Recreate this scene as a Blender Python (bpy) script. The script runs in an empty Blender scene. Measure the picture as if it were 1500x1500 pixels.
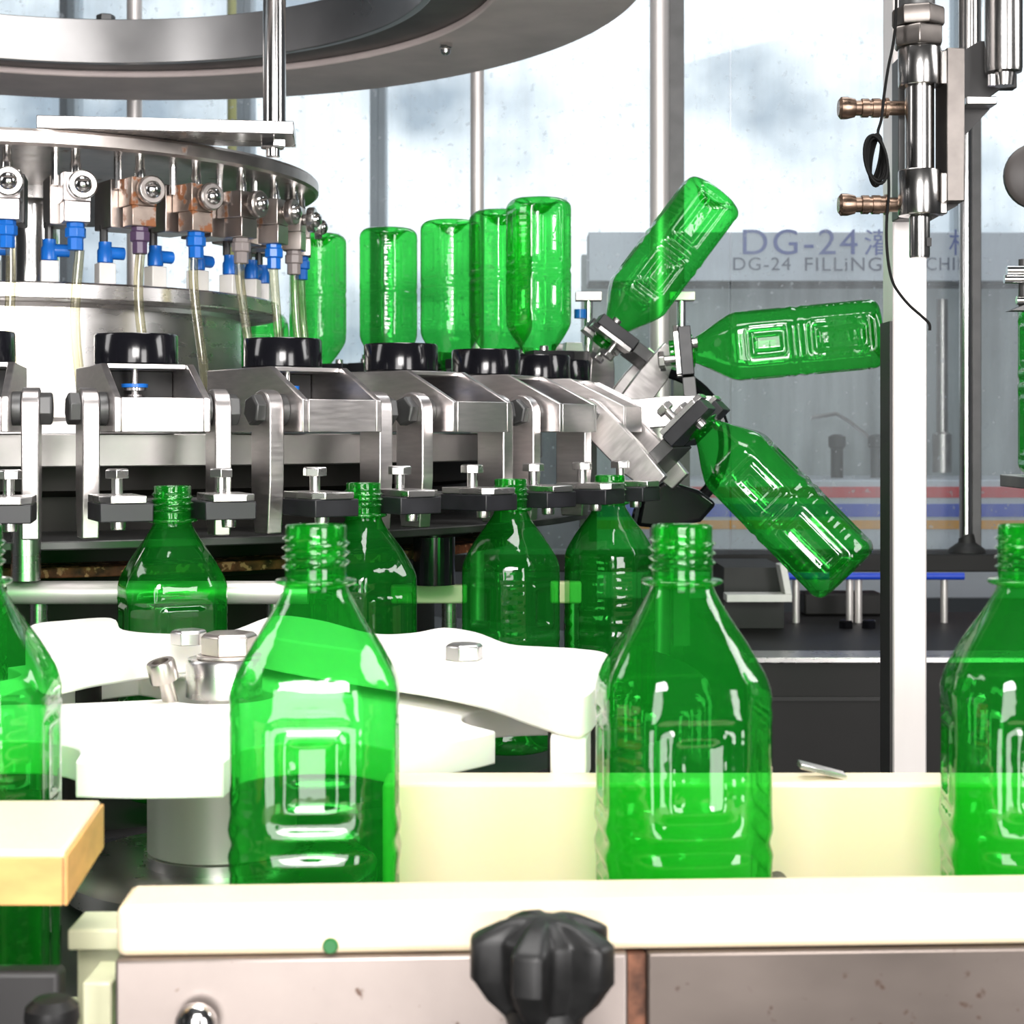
import bpy, bmesh, math, random
from mathutils import Matrix, Vector
random.seed(7)
PI = math.pi
sc = bpy.context.scene
COL = sc.collection
Z0 = 1.30            # camera height above the hall floor
F = 2443.0           # focal length in pixels of the 1500 px frame
HOR = 633.0          # horizon row

# ------------------------------------------------------------------ camera
cam = bpy.data.cameras.new('camera')
cam.sensor_width = 36.0
cam.lens = 36.0 * F / 1500.0
cam.shift_y = -(750.0 - HOR) / 1500.0
cam.clip_start = 0.02
cam.clip_end = 60
cam.dof.use_dof = True
cam.dof.focus_distance = 1.20
cam.dof.aperture_fstop = 24
cam_o = bpy.data.objects.new('camera', cam)
cam_o.location = (0, 0, Z0)
cam_o.rotation_euler = (PI / 2, 0, 0)
COL.objects.link(cam_o)
sc.camera = cam_o

# ------------------------------------------------------------------ view
sc.view_settings.view_transform = 'Standard'
sc.view_settings.look = 'None'
sc.view_settings.gamma = 1.0
sc.view_settings.use_curve_mapping = False
sc.view_settings.exposure = 0.0
sc.cycles.transparent_max_bounces = 40
sc.cycles.max_bounces = 12
sc.cycles.sample_clamp_indirect = 6.0

# ------------------------------------------------------------------ daylight sky outside the hall windows
W = bpy.data.worlds.new('sky')
sc.world = W
W.use_nodes = True
nt = W.node_tree
nt.nodes.clear()
wo = nt.nodes.new('ShaderNodeOutputWorld')
bg = nt.nodes.new('ShaderNodeBackground')
tc = nt.nodes.new('ShaderNodeTexCoord')
mp = nt.nodes.new('ShaderNodeMapping')
mp.inputs['Scale'].default_value = (1, 1, 1.2)
nz = nt.nodes.new('ShaderNodeTexNoise')
nz.inputs['Scale'].default_value = 9.0
nz.inputs['Detail'].default_value = 4.0
rp = nt.nodes.new('ShaderNodeValToRGB')
rp.color_ramp.elements[0].position = 0.37
rp.color_ramp.elements[0].color = (0.62, 0.71, 0.82, 1)
rp.color_ramp.elements[1].position = 0.55
rp.color_ramp.elements[1].color = (1.7, 1.72, 1.75, 1)
nt.links.new(tc.outputs['Generated'], mp.inputs[0])
nt.links.new(mp.outputs[0], nz.inputs['Vector'])
nt.links.new(nz.outputs['Fac'], rp.inputs[0])
nt.links.new(rp.outputs[0], bg.inputs['Color'])
bg.inputs['Strength'].default_value = 1.0
nt.links.new(bg.outputs[0], wo.inputs[0])


def area(name, loc, target, sx, sy, power, color=(1, 1, 1)):
    l = bpy.data.lights.new(name, 'AREA')
    l.shape = 'RECTANGLE'
    l.size = sx
    l.size_y = sy
    l.energy = power
    l.color = color
    o = bpy.data.objects.new(name, l)
    o.location = (loc[0], loc[1], loc[2] + Z0)
    d = Vector(target) - Vector(loc)
    o.rotation_euler = d.to_track_quat('-Z', 'Y').to_euler()
    COL.objects.link(o)
    return o


area('key_lamp', (0.0, -0.15, 0.42), (-0.1, 1.1, 0.0), 0.45, 0.30, 13, (1.0, 0.97, 0.95))
area('machine_lamp', (-0.1, 0.95, 1.3), (-0.05, 1.05, 0.0), 1.2, 0.5, 22, (1.0, 0.98, 0.96))
area('hall_lamp', (1.3, 3.1, 2.1), (0.6, 3.6, 0.0), 2.4, 0.5, 26, (0.93, 0.97, 1.0))
area('front_fill_light', (-0.25, -1.6, 0.05), (-0.1, 1.3, 0.0), 1.0, 1.9, 52, (1.0, 0.97, 0.96))  # unseen panel of light added behind the camera for neck and metal highlights
area('front_fill_light', (1.40, -1.3, 0.20), (-0.3, 1.3, 0.0), 0.7, 1.6, 42, (1.0, 0.97, 0.96))  # second unseen panel, added to whiten the plates facing right


area('side_glint_light', (1.30, 1.00, 0.60), (0.0, 0.75, -0.1), 0.45, 0.6, 9, (1.0, 0.98, 0.97))  # unseen light added for the bright stripes on the bottle shoulders
area('side_glint_light', (-1.35, 0.95, 0.60), (0.0, 0.75, -0.1), 0.3, 0.6, 4, (1.0, 0.98, 0.97))  # weaker unseen light added for the left shoulder stripes


# ------------------------------------------------------------------ materials
def new_mat(name):
    m = bpy.data.materials.new(name)
    m.use_nodes = True
    n = m.node_tree
    n.nodes.clear()
    out = n.nodes.new('ShaderNodeOutputMaterial')
    return m, n, out


def pbr(name, color, rough=0.5, metal=0.0, var=0.0, scale=20.0, stretch=(1, 1, 1), bump=0.0, spots=None, spec=0.5,
        rvar=0.0, sss=0.0, detail=4.0, spot_thr=0.62, spot_scale=40.0, coat=0.0):
    m, n, out = new_mat(name)
    b = n.nodes.new('ShaderNodeBsdfPrincipled')
    n.links.new(b.outputs[0], out.inputs[0])
    b.inputs['Metallic'].default_value = metal
    b.inputs['Roughness'].default_value = rough
    b.inputs['Specular IOR Level'].default_value = spec
    b.inputs['Coat Weight'].default_value = coat
    if sss:
        b.inputs['Subsurface Weight'].default_value = sss
        b.inputs['Subsurface Radius'].default_value = (0.02, 0.015, 0.008)
        b.inputs['Subsurface Scale'].default_value = 0.5
    t = n.nodes.new('ShaderNodeTexCoord')
    mp_ = n.nodes.new('ShaderNodeMapping')
    mp_.inputs['Scale'].default_value = stretch
    n.links.new(t.outputs['Object'], mp_.inputs[0])
    z = n.nodes.new('ShaderNodeTexNoise')
    z.inputs['Scale'].default_value = scale
    z.inputs['Detail'].default_value = detail
    n.links.new(mp_.outputs[0], z.inputs['Vector'])
    r = n.nodes.new('ShaderNodeValToRGB')
    r.color_ramp.elements[0].position = 0.3
    r.color_ramp.elements[1].position = 0.7
    r.color_ramp.elements[0].color = tuple(c * (1 - var) for c in color) + (1,)
    r.color_ramp.elements[1].color = tuple(min(1, c * (1 + var)) for c in color) + (1,)
    n.links.new(z.outputs['Fac'], r.inputs[0])
    cur = r.outputs[0]
    if spots:
        z2 = n.nodes.new('ShaderNodeTexNoise')
        z2.inputs['Scale'].default_value = spot_scale
        z2.inputs['Detail'].default_value = 6.0
        n.links.new(t.outputs['Object'], z2.inputs['Vector'])
        r2 = n.nodes.new('ShaderNodeValToRGB')
        r2.color_ramp.elements[0].position = spot_thr
        r2.color_ramp.elements[1].position = spot_thr + 0.05
        n.links.new(z2.outputs['Fac'], r2.inputs[0])
        mx = n.nodes.new('ShaderNodeMix')
        mx.data_type = 'RGBA'
        n.links.new(r2.outputs[0], mx.inputs[0])
        n.links.new(cur, mx.inputs[6])
        mx.inputs[7].default_value = tuple(spots) + (1,)
        cur = mx.outputs[2]
        if metal > 0:
            sub = n.nodes.new('ShaderNodeMath')
            sub.operation = 'SUBTRACT'
            sub.inputs[0].default_value = metal
            n.links.new(r2.outputs[0], sub.inputs[1])
            sub.use_clamp = True
            n.links.new(sub.outputs[0], b.inputs['Metallic'])
    n.links.new(cur, b.inputs['Base Color'])
    if rvar:
        rr = n.nodes.new('ShaderNodeMapRange')
        rr.inputs['To Min'].default_value = max(0.02, rough - rvar)
        rr.inputs['To Max'].default_value = rough + rvar
        n.links.new(z.outputs['Fac'], rr.inputs['Value'])
        n.links.new(rr.outputs[0], b.inputs['Roughness'])
    if bump:
        bp = n.nodes.new('ShaderNodeBump')
        bp.inputs['Strength'].default_value = bump
        bp.inputs['Distance'].default_value = 0.001
        n.links.new(z.outputs['Fac'], bp.inputs['Height'])
        n.links.new(bp.outputs[0], b.inputs['Normal'])
    return m


def schlick(n, f0, bump_from=None):
    lw = n.nodes.new('ShaderNodeLayerWeight')
    lw.inputs['Blend'].default_value = 0.5
    p = n.nodes.new('ShaderNodeMath')
    p.operation = 'POWER'
    p.inputs[1].default_value = 4.0
    n.links.new(lw.outputs['Facing'], p.inputs[0])
    ma = n.nodes.new('ShaderNodeMath')
    ma.operation = 'MULTIPLY_ADD'
    ma.inputs[1].default_value = 1 - f0
    ma.inputs[2].default_value = f0
    n.links.new(p.outputs[0], ma.inputs[0])
    return ma.outputs[0], lw.outputs['Facing'], lw


def thin_clear(name, tint, edge_tint, diff, diff_col, f0=0.05, rough=0.04, bump=0.0, scale=60.0):
    """A thin-walled clear plastic: tinted see-through, a little scatter, mirror gloss by the angle."""
    m, n, out = new_mat(name)
    fr, facing, lw = schlick(n, f0)
    tr = n.nodes.new('ShaderNodeBsdfTransparent')
    mx = n.nodes.new('ShaderNodeMix')
    mx.data_type = 'RGBA'
    pw = n.nodes.new('ShaderNodeMath')
    pw.operation = 'POWER'
    pw.inputs[1].default_value = 3.0
    n.links.new(facing, pw.inputs[0])
    n.links.new(pw.outputs[0], mx.inputs[0])
    mx.inputs[6].default_value = tuple(tint) + (1,)
    mx.inputs[7].default_value = tuple(edge_tint) + (1,)
    n.links.new(mx.outputs[2], tr.inputs[0])
    di = n.nodes.new('ShaderNodeBsdfDiffuse')
    di.inputs[0].default_value = tuple(diff_col) + (1,)
    tl = n.nodes.new('ShaderNodeBsdfTranslucent')
    tl.inputs[0].default_value = tuple(diff_col) + (1,)
    a1 = n.nodes.new('ShaderNodeMixShader')
    a1.inputs[0].default_value = 0.5
    n.links.new(di.outputs[0], a1.inputs[1])
    n.links.new(tl.outputs[0], a1.inputs[2])
    a2 = n.nodes.new('ShaderNodeMixShader')
    a2.inputs[0].default_value = diff
    n.links.new(tr.outputs[0], a2.inputs[1])
    n.links.new(a1.outputs[0], a2.inputs[2])
    gl = n.nodes.new('ShaderNodeBsdfGlossy')
    gl.inputs['Roughness'].default_value = rough
    a3 = n.nodes.new('ShaderNodeMixShader')
    n.links.new(fr, a3.inputs[0])
    n.links.new(a2.outputs[0], a3.inputs[1])
    n.links.new(gl.outputs[0], a3.inputs[2])
    n.links.new(a3.outputs[0], out.inputs[0])
    if bump:
        t = n.nodes.new('ShaderNodeTexCoord')
        z = n.nodes.new('ShaderNodeTexNoise')
        z.inputs['Scale'].default_value = scale
        z.inputs['Detail'].default_value = 2.0
        n.links.new(t.outputs['Object'], z.inputs['Vector'])
        bp = n.nodes.new('ShaderNodeBump')
        bp.inputs['Strength'].default_value = bump
        bp.inputs['Distance'].default_value = 0.002
        n.links.new(z.outputs['Fac'], bp.inputs['Height'])
        n.links.new(bp.outputs[0], gl.inputs['Normal'])
        n.links.new(bp.outputs[0], lw.inputs['Normal'])
    return m


def acrylic_mat(name):
    """Clear sheet, misted by dried water: streaks and droplets scatter light."""
    m, n, out = new_mat(name)
    t = n.nodes.new('ShaderNodeTexCoord')
    mp1 = n.nodes.new('ShaderNodeMapping')
    mp1.inputs['Scale'].default_value = (14, 1, 1.2)
    n.links.new(t.outputs['Object'], mp1.inputs[0])
    z1 = n.nodes.new('ShaderNodeTexNoise')
    z1.inputs['Scale'].default_value = 2.5
    z1.inputs['Detail'].default_value = 5
    n.links.new(mp1.outputs[0], z1.inputs['Vector'])
    z2 = n.nodes.new('ShaderNodeTexNoise')
    z2.inputs['Scale'].default_value = 90
    n.links.new(t.outputs['Object'], z2.inputs['Vector'])
    r2 = n.nodes.new('ShaderNodeValToRGB')
    r2.color_ramp.elements[0].position = 0.66
    r2.color_ramp.elements[1].position = 0.74
    n.links.new(z2.outputs['Fac'], r2.inputs[0])
    mr = n.nodes.new('ShaderNodeMapRange')
    mr.inputs['From Min'].default_value = 0.3
    mr.inputs['From Max'].default_value = 0.75
    mr.inputs['To Min'].default_value = 0.06
    mr.inputs['To Max'].default_value = 0.19
    n.links.new(z1.outputs['Fac'], mr.inputs['Value'])
    ad = n.nodes.new('ShaderNodeMath')
    ad.operation = 'MULTIPLY_ADD'
    ad.inputs[1].default_value = 0.35
    n.links.new(r2.outputs[0], ad.inputs[0])
    n.links.new(mr.outputs[0], ad.inputs[2])
    tr = n.nodes.new('ShaderNodeBsdfTransparent')
    tr.inputs[0].default_value = (0.93, 0.96, 0.97, 1)
    di = n.nodes.new('ShaderNodeBsdfDiffuse')
    di.inputs[0].default_value = (0.82, 0.87, 0.92, 1)
    tl = n.nodes.new('ShaderNodeBsdfTranslucent')
    tl.inputs[0].default_value = (0.85, 0.9, 0.95, 1)
    a1 = n.nodes.new('ShaderNodeMixShader')
    a1.inputs[0].default_value = 0.6
    n.links.new(di.outputs[0], a1.inputs[1])
    n.links.new(tl.outputs[0], a1.inputs[2])
    a2 = n.nodes.new('ShaderNodeMixShader')
    n.links.new(ad.outputs[0], a2.inputs[0])
    n.links.new(tr.outputs[0], a2.inputs[1])
    n.links.new(a1.outputs[0], a2.inputs[2])
    gl = n.nodes.new('ShaderNodeBsdfGlossy')
    gl.inputs['Roughness'].default_value = 0.35
    fr, _, _ = schlick(n, 0.015)
    a3 = n.nodes.new('ShaderNodeMixShader')
    n.links.new(fr, a3.inputs[0])
    n.links.new(a2.outputs[0], a3.inputs[1])
    n.links.new(gl.outputs[0], a3.inputs[2])
    n.links.new(a3.outputs[0], out.inputs[0])
    return m


M = {}
M['steel'] = pbr('brushed_steel', (0.66, 0.64, 0.63), 0.28, 1.0, var=0.04, scale=30, stretch=(1, 1, 3), rvar=0.05, bump=0.01)
M['steel_plate'] = pbr('milled_steel', (0.70, 0.66, 0.65), 0.33, 1.0, var=0.07, scale=60, stretch=(1, 1, 6), rvar=0.08, bump=0.05)
M['polished'] = pbr('polished_steel', (0.80, 0.79, 0.78), 0.14, 1.0, var=0.04, scale=15, rvar=0.04)
M['steel_dark'] = pbr('dark_steel', (0.10, 0.10, 0.10), 0.45, 0.7, var=0.2, scale=25, rvar=0.08)
M['steel_mid'] = pbr('grey_steel', (0.40, 0.38, 0.37), 0.42, 1.0, var=0.08, scale=40, rvar=0.06, bump=0.03)
M['nut_steel'] = pbr('browned_nut_steel', (0.19, 0.172, 0.16), 0.38, 1.0, var=0.15, scale=60, rvar=0.06, bump=0.05)
M['satin'] = pbr('satin_grey_steel', (0.42, 0.41, 0.40), 0.22, 1.0, var=0.05, scale=40, rvar=0.03)
M['brown_cap'] = pbr('brown_cap', (0.035, 0.029, 0.027), 0.5, 0.0, var=0.1, scale=20)
M['steel_old'] = pbr('old_steel', (0.55, 0.50, 0.47), 0.34, 1.0, var=0.15, scale=35, rvar=0.1, bump=0.1, spots=(0.22, 0.10, 0.05), spot_thr=0.66)
M['steel_rusty'] = pbr('rust_bled_steel', (0.52, 0.42, 0.36), 0.4, 0.9, var=0.2, scale=60, bump=0.15, spots=(0.30, 0.11, 0.04), spot_thr=0.52, spot_scale=70)
M['steel_ring'] = pbr('ring_steel', (0.60, 0.59, 0.59), 0.30, 1.0, var=0.12, scale=8, rvar=0.08, bump=0.03)
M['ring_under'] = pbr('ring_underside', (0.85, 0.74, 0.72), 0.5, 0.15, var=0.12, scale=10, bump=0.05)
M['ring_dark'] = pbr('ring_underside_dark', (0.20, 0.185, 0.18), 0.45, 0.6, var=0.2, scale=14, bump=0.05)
M['front_plate'] = pbr('front_plate_steel', (0.36, 0.31, 0.285), 0.42, 0.85, var=0.08, scale=40, stretch=(1, 1, 1), rvar=0.06, bump=0.05,
                       spots=(0.10, 0.05, 0.03), spot_thr=0.69, spot_scale=150)
M['front_plate_dark'] = pbr('pitted_plate_steel', (0.155, 0.13, 0.115), 0.40, 0.85, var=0.2, scale=12, stretch=(1, 1, 2), rvar=0.08, bump=0.1,
                            spots=(0.05, 0.025, 0.015), spot_thr=0.645, spot_scale=150)
M['rust'] = pbr('rust', (0.12, 0.05, 0.028), 0.85, 0.0, var=0.6, scale=160, bump=0.8)
M['rust_chips'] = pbr('rust_chips', (0.16, 0.05, 0.02), 0.7, 0.0, var=0.8, scale=90, bump=0.8, spots=(0.65, 0.32, 0.16), spot_thr=0.56, spot_scale=110)
M['black'] = pbr('black_plastic', (0.006, 0.006, 0.008), 0.13, 0.0, var=0.3, scale=30, rvar=0.02, spec=0.5)
M['pad'] = pbr('grey_black_pad', (0.012, 0.012, 0.015), 0.42, 0.0, var=0.3, scale=50, rvar=0.08)
M['knob'] = pbr('black_knob_plastic', (0.010, 0.010, 0.010), 0.42, 0.0, var=0.35, scale=120, bump=0.1, spec=0.35)
M['dark'] = pbr('dark_paint', (0.018, 0.017, 0.017), 0.55, 0.0, var=0.3, scale=10)
M['drum_shade'] = pbr('shade_dark_drum_steel', (0.022, 0.020, 0.018), 0.5, 0.2, var=0.3, scale=12, spec=0.2)  # bare steel drum, coloured dark for the shade and dark reflections behind the grippers
M['apron'] = pbr('dark_grey_panel', (0.014, 0.013, 0.0125), 0.5, 0.0, var=0.15, scale=6, spec=0.3)
M['white_hdpe'] = pbr('white_plastic', (0.90, 0.87, 0.82), 0.42, 0.0, var=0.03, scale=18, bump=0.05, sss=0.15,
                      spots=(0.62, 0.55, 0.46), spot_thr=0.73, spot_scale=28)
M['cream'] = pbr('cream_plastic', (0.84, 0.70, 0.49), 0.38, 0.0, var=0.03, scale=12, bump=0.03, sss=0.15,
                 spots=(0.5, 0.36, 0.2), spot_thr=0.76, spot_scale=30)
M['cream_cut'] = pbr('cut_cream_plastic', (0.66, 0.36, 0.12), 0.6, 0.0, var=0.22, scale=30, stretch=(1, 1, 3), bump=0.4)
M['pale_frame'] = pbr('pale_green_frame', (0.62, 0.62, 0.42), 0.3, 0.0, var=0.1, scale=20)
M['post'] = pbr('post_steel', (0.84, 0.79, 0.77), 0.42, 0.6, var=0.05, scale=30, stretch=(1, 1, 0.1), rvar=0.05)
M['blue'] = pbr('blue_plastic', (0.01, 0.16, 0.62), 0.3, 0.0, var=0.15, scale=40)
M['white_block'] = pbr('white_port', (0.85, 0.83, 0.8), 0.35, 0.0, var=0.05, scale=40)
M['brass'] = pbr('tarnished_brass', (0.34, 0.24, 0.18), 0.30, 1.0, var=0.3, scale=120, rvar=0.1)
M['cable'] = pbr('black_rubber', (0.004, 0.004, 0.004), 0.6, 0.0, spec=0.15)
M['hall_wall'] = pbr('hall_plaster', (0.16, 0.17, 0.18), 0.8, 0.0, var=0.05, scale=3)
M['mullion'] = pbr('window_frame_grey', (0.50, 0.55, 0.60), 0.5, 0.0, var=0.05, scale=5)
M['mullion_dark'] = pbr('window_frame_dark', (0.10, 0.11, 0.12), 0.5, 0.0, var=0.05, scale=5)
M['floor'] = pbr('floor_epoxy', (0.10, 0.10, 0.10), 0.5, 0.0, var=0.15, scale=3)
M['sign'] = pbr('sign_steel', (0.58, 0.60, 0.66), 0.5, 0.2, var=0.06, scale=6, stretch=(1, 1, 3))
M['machine_back'] = pbr('machine_back_panel', (0.36, 0.38, 0.38), 0.5, 0.2, var=0.25, scale=5, stretch=(5, 1, 0.5))
M['letter_blue'] = pbr('blue_letter_paint', (0.08, 0.11, 0.38), 0.5)
M['letter_grey'] = pbr('grey_letter_paint', (0.09, 0.10, 0.16), 0.5)
M['red_stripe'] = pbr('red_paint', (0.72, 0.03, 0.04), 0.4)
M['blue_stripe'] = pbr('blue_paint', (0.015, 0.07, 0.62), 0.4)
M['orange_stripe'] = pbr('orange_paint', (0.85, 0.36, 0.005), 0.4)
M['yellow'] = pbr('yellow_paint', (0.75, 0.68, 0.15), 0.5)
M['hose'] = thin_clear('clear_hose', (0.86, 0.84, 0.70), (0.30, 0.28, 0.18), 0.10, (0.8, 0.76, 0.58), f0=0.06, rough=0.08)
M['pet'] = thin_clear('green_bottle_plastic', (0.24, 0.86, 0.31), (0.03, 0.42, 0.06), 0.11, (0.025, 0.62, 0.06), f0=0.06, rough=0.05, bump=0.25, scale=70)
M['acrylic'] = acrylic_mat('misted_acrylic')
M['glass'] = thin_clear('window_glass', (0.95, 0.97, 0.98), (0.7, 0.75, 0.78), 0.0, (1, 1, 1), f0=0.04, rough=0.02)


# ------------------------------------------------------------------ mesh helpers
class MB:
    """Collects shapes into one mesh. Coordinates are local to the object it becomes."""

    def __init__(self):
        self.bm = bmesh.new()

    def poly(self, verts, faces, mat=None):
        vs = [self.bm.verts.new(mat @ Vector(v) if mat else v) for v in verts]
        for f in faces:
            try:
                self.bm.faces.new([vs[i] for i in f])
            except ValueError:
                pass
        return self

    def box(self, c, s, mat=None):
        x, y, z = c
        a, b, d = s[0] / 2, s[1] / 2, s[2] / 2
        v = [(x - a, y - b, z - d), (x + a, y - b, z - d), (x + a, y + b, z - d), (x - a, y + b, z - d),
             (x - a, y - b, z + d), (x + a, y - b, z + d), (x + a, y + b, z + d), (x - a, y + b, z + d)]
        f = [(0, 3, 2, 1), (4, 5, 6, 7), (0, 1, 5, 4), (1, 2, 6, 5), (2, 3, 7, 6), (3, 0, 4, 7)]
        return self.poly(v, f, mat)

    def box2(self, x0, x1, y0, y1, z0, z1):
        return self.box(((x0 + x1) / 2, (y0 + y1) / 2, (z0 + z1) / 2), (x1 - x0, y1 - y0, z1 - z0))

    def prism(self, pts, h0, h1, axis='z', mat=None):
        """Extrude a 2-D outline. axis z: pts are (x, y); axis x: pts are (y, z); axis y: pts are (x, z)."""
        def P(p, h):
            return {'z': (p[0], p[1], h), 'x': (h, p[0], p[1]), 'y': (p[0], h, p[1])}[axis]
        n = len(pts)
        v = [P(p, h0) for p in pts] + [P(p, h1) for p in pts]
        f = [tuple(range(n - 1, -1, -1)), tuple(range(n, 2 * n))] + [(i, (i + 1) % n, n + (i + 1) % n, n + i) for i in range(n)]
        return self.poly(v, f, mat)

    def lathe(self, prof, n=24, c=(0, 0, 0), mat=None, phase=0.0, cap=True):
        """Profile of (r, z) turned about z."""
        v, f = [], []
        for r, z in prof:
            for k in range(n):
                a = 2 * PI * k / n + phase
                v.append((c[0] + r * math.cos(a), c[1] + r * math.sin(a), c[2] + z))
        for i in range(len(prof) - 1):
            for k in range(n):
                k2 = (k + 1) % n
                f.append((i * n + k, i * n + k2, (i + 1) * n + k2, (i + 1) * n + k))
        if cap:
            f.append(tuple(range(n - 1, -1, -1)))
            L = (len(prof) - 1) * n
            f.append(tuple(range(L, L + n)))
        return self.poly(v, f, mat)

    def ring(self, r0, r1, z0, z1, n=96, c=(0, 0, 0)):
        """A flat annulus with a rectangular section."""
        v, f = [], []
        for k in range(n):
            a = 2 * PI * k / n
            for r, z in ((r0, z0), (r1, z0), (r1, z1), (r0, z1)):
                v.append((c[0] + r * math.cos(a), c[1] + r * math.sin(a), c[2] + z))
        for k in range(n):
            a, b = 4 * k, 4 * ((k + 1) % n)
            for j in range(4):
                f.append((a + j, b + j, b + (j + 1) % 4, a + (j + 1) % 4))
        return self.poly(v, f)

    def cyl(self, p0, p1, r0, r1=None, n=20):
        r1 = r0 if r1 is None else r1
        p0, p1 = Vector(p0), Vector(p1)
        d = p1 - p0
        mat = Matrix.Translation(p0) @ d.to_track_quat('Z', 'Y').to_matrix().to_4x4()
        return self.lathe([(r0, 0), (r1, d.length)], n, mat=mat)

    def lathe_along(self, p0, d, prof, n=20):
        mat = Matrix.Translation(Vector(p0)) @ Vector(d).to_track_quat('Z', 'Y').to_matrix().to_4x4()
        return self.lathe(prof, n, mat=mat)

    def tube(self, pts, r, n=10, closed=False):
        P = [Vector(p) for p in pts]
        N = len(P)
        v, f = [], []
        up = None
        for i, p in enumerate(P):
            if closed:
                t = P[(i + 1) % N] - P[i - 1]
            else:
                t = P[min(i + 1, N - 1)] - P[max(i - 1, 0)]
            t.normalize()
            if up is None:
                up = Vector((0, 0, 1)) if abs(t.z) < 0.9 else Vector((0, 1, 0))
            s = t.cross(up).normalized()
            up = s.cross(t).normalized()
            for k in range(n):
                a = 2 * PI * k / n
                v.append(tuple(p + r * (math.cos(a) * s + math.sin(a) * up)))
        for i in range(N if closed else N - 1):
            j = (i + 1) % N
            for k in range(n):
                k2 = (k + 1) % n
                f.append((i * n + k, i * n + k2, j * n + k2, j * n + k))
        if not closed:
            f.append(tuple(range(n - 1, -1, -1)))
            f.append(tuple(range((N - 1) * n, N * n)))
        return self.poly(v, f)

    def mesh(self, name, mat, smooth=True, angle=35):
        bmesh.ops.recalc_face_normals(self.bm, faces=self.bm.faces)
        me = bpy.data.meshes.new(name)
        self.bm.to_mesh(me)
        self.bm.free()
        me.materials.append(mat)
        if smooth:
            me.shade_smooth()
            me.set_sharp_from_angle(angle=math.radians(angle))
        return me


def bevel(o, w):
    if w:
        md = o.modifiers.new('bevel', 'BEVEL')
        md.width = w
        md.segments = 2
        md.limit_method = 'ANGLE'
        md.angle_limit = math.radians(40)
    return o


def tag(o, label, cat, group=None):
    o['label'] = label
    o['category'] = cat
    if group:
        o['group'] = group
    return o


def thing(name, label, cat, loc=(0, 0, 0), group=None, mat=None):
    """Empty at the thing's base. loc is measured from the camera's height."""
    o = bpy.data.objects.new(name, None)
    o.empty_display_size = 0.02
    COL.objects.link(o)
    if mat is not None:
        o.matrix_world = Matrix.Translation((0, 0, Z0)) @ mat
    else:
        o.location = (loc[0], loc[1], loc[2] + Z0)
    return tag(o, label, cat, group)


def part(parent, name, mb, mat, bev=0.0, label=None, loc=(0, 0, 0), smooth=True, angle=35, origin=None):
    """A mesh under its thing. With origin = the thing's loc, the shapes were written in camera-height coordinates."""
    if origin is not None:
        bmesh.ops.translate(mb.bm, verts=mb.bm.verts, vec=-Vector(origin))
    o = bpy.data.objects.new(name, mb.mesh(name, M[mat], smooth, angle))
    COL.objects.link(o)
    o.parent = parent
    o.location = loc
    if label:
        o['label'] = label
    return bevel(o, bev)


def solo(name, mb, mat, label, cat, bev=0.0, group=None, angle=35):
    """A thing that is one mesh, written in camera-height coordinates; its origin is set at its base."""
    vs = [v.co for v in mb.bm.verts]
    c = Vector(((min(v.x for v in vs) + max(v.x for v in vs)) / 2, (min(v.y for v in vs) + max(v.y for v in vs)) / 2, min(v.z for v in vs)))
    bmesh.ops.translate(mb.bm, verts=mb.bm.verts, vec=-c)
    o = bpy.data.objects.new(name, mb.mesh(name, M[mat], True, angle))
    COL.objects.link(o)
    o.location = (c.x, c.y, c.z + Z0)
    tag(o, label, cat, group)
    return bevel(o, bev)


def struct(name, mb, mat, bev=0.0, parent=None):
    o = bpy.data.objects.new(name, mb.mesh(name, M[mat]))
    COL.objects.link(o)
    if parent:
        o.parent = parent
    else:
        o.location.z = Z0
        o['kind'] = 'structure'
    return bevel(o, bev)


def kids(o):
    return [c for c in CHILD.get(o.name, [])]


def copy_tree(root, label=None, mat=None, group=None):
    """obj.copy() of a thing with copies of its parts and sub-parts; mesh data is shared."""
    r = root.copy()
    COL.objects.link(r)
    for ch in root.children:
        c = ch.copy()
        COL.objects.link(c)
        c.parent = r
        for g in ch.children:
            d = g.copy()
            COL.objects.link(d)
            d.parent = c
    if label:
        r['label'] = label
    if group:
        r['group'] = group
    if mat is not None:
        r.matrix_world = Matrix.Translation((0, 0, Z0)) @ mat
    return r


def at(px, py, Y):
    return Vector(((px - 750.0) / F * Y, Y, (HOR - py) / F * Y))


def hexhead(mb, p, d, r, h, n=6, chamfer=True):
    mat = Matrix.Translation(Vector(p)) @ Vector(d).to_track_quat('Z', 'Y').to_matrix().to_4x4()
    mb.lathe([(r, 0), (r, h * 0.85), (r * 0.86, h)] if chamfer else [(r, 0), (r, h)], n, mat=mat, phase=0.3)
    return mb


# ------------------------------------------------------------------ hall: floor, walls, ceiling, windows
HX0, HX1, HY0, HY1, HZ0, HZ1 = -4.0, 4.0, -3.0, 5.6, -Z0, 2.7
struct('floor', MB().box2(HX0 - .2, HX1 + .2, HY0 - .2, HY1 + .2, HZ0 - 0.1, HZ0), 'floor')
struct('ceiling', MB().box2(HX0 - .2, HX1 + .2, HY0 - .2, HY1 + .2, HZ1, HZ1 + 0.1), 'hall_wall')
struct('wall_left', MB().box2(HX0 - .2, HX0, HY0, HY1, HZ0, HZ1), 'hall_wall')
struct('wall_right', MB().box2(HX1, HX1 + .2, HY0, HY1, HZ0, HZ1), 'hall_wall')
struct('wall_front', MB().box2(HX0 - .2, HX1 + .2, HY0 - .2, HY0, HZ0, HZ1), 'hall_wall')
sill, head = 0.12, 2.25
wb = MB()
wb.box2(HX0 - .2, HX1 + .2, HY1, HY1 + .2, HZ0, sill)
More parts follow.
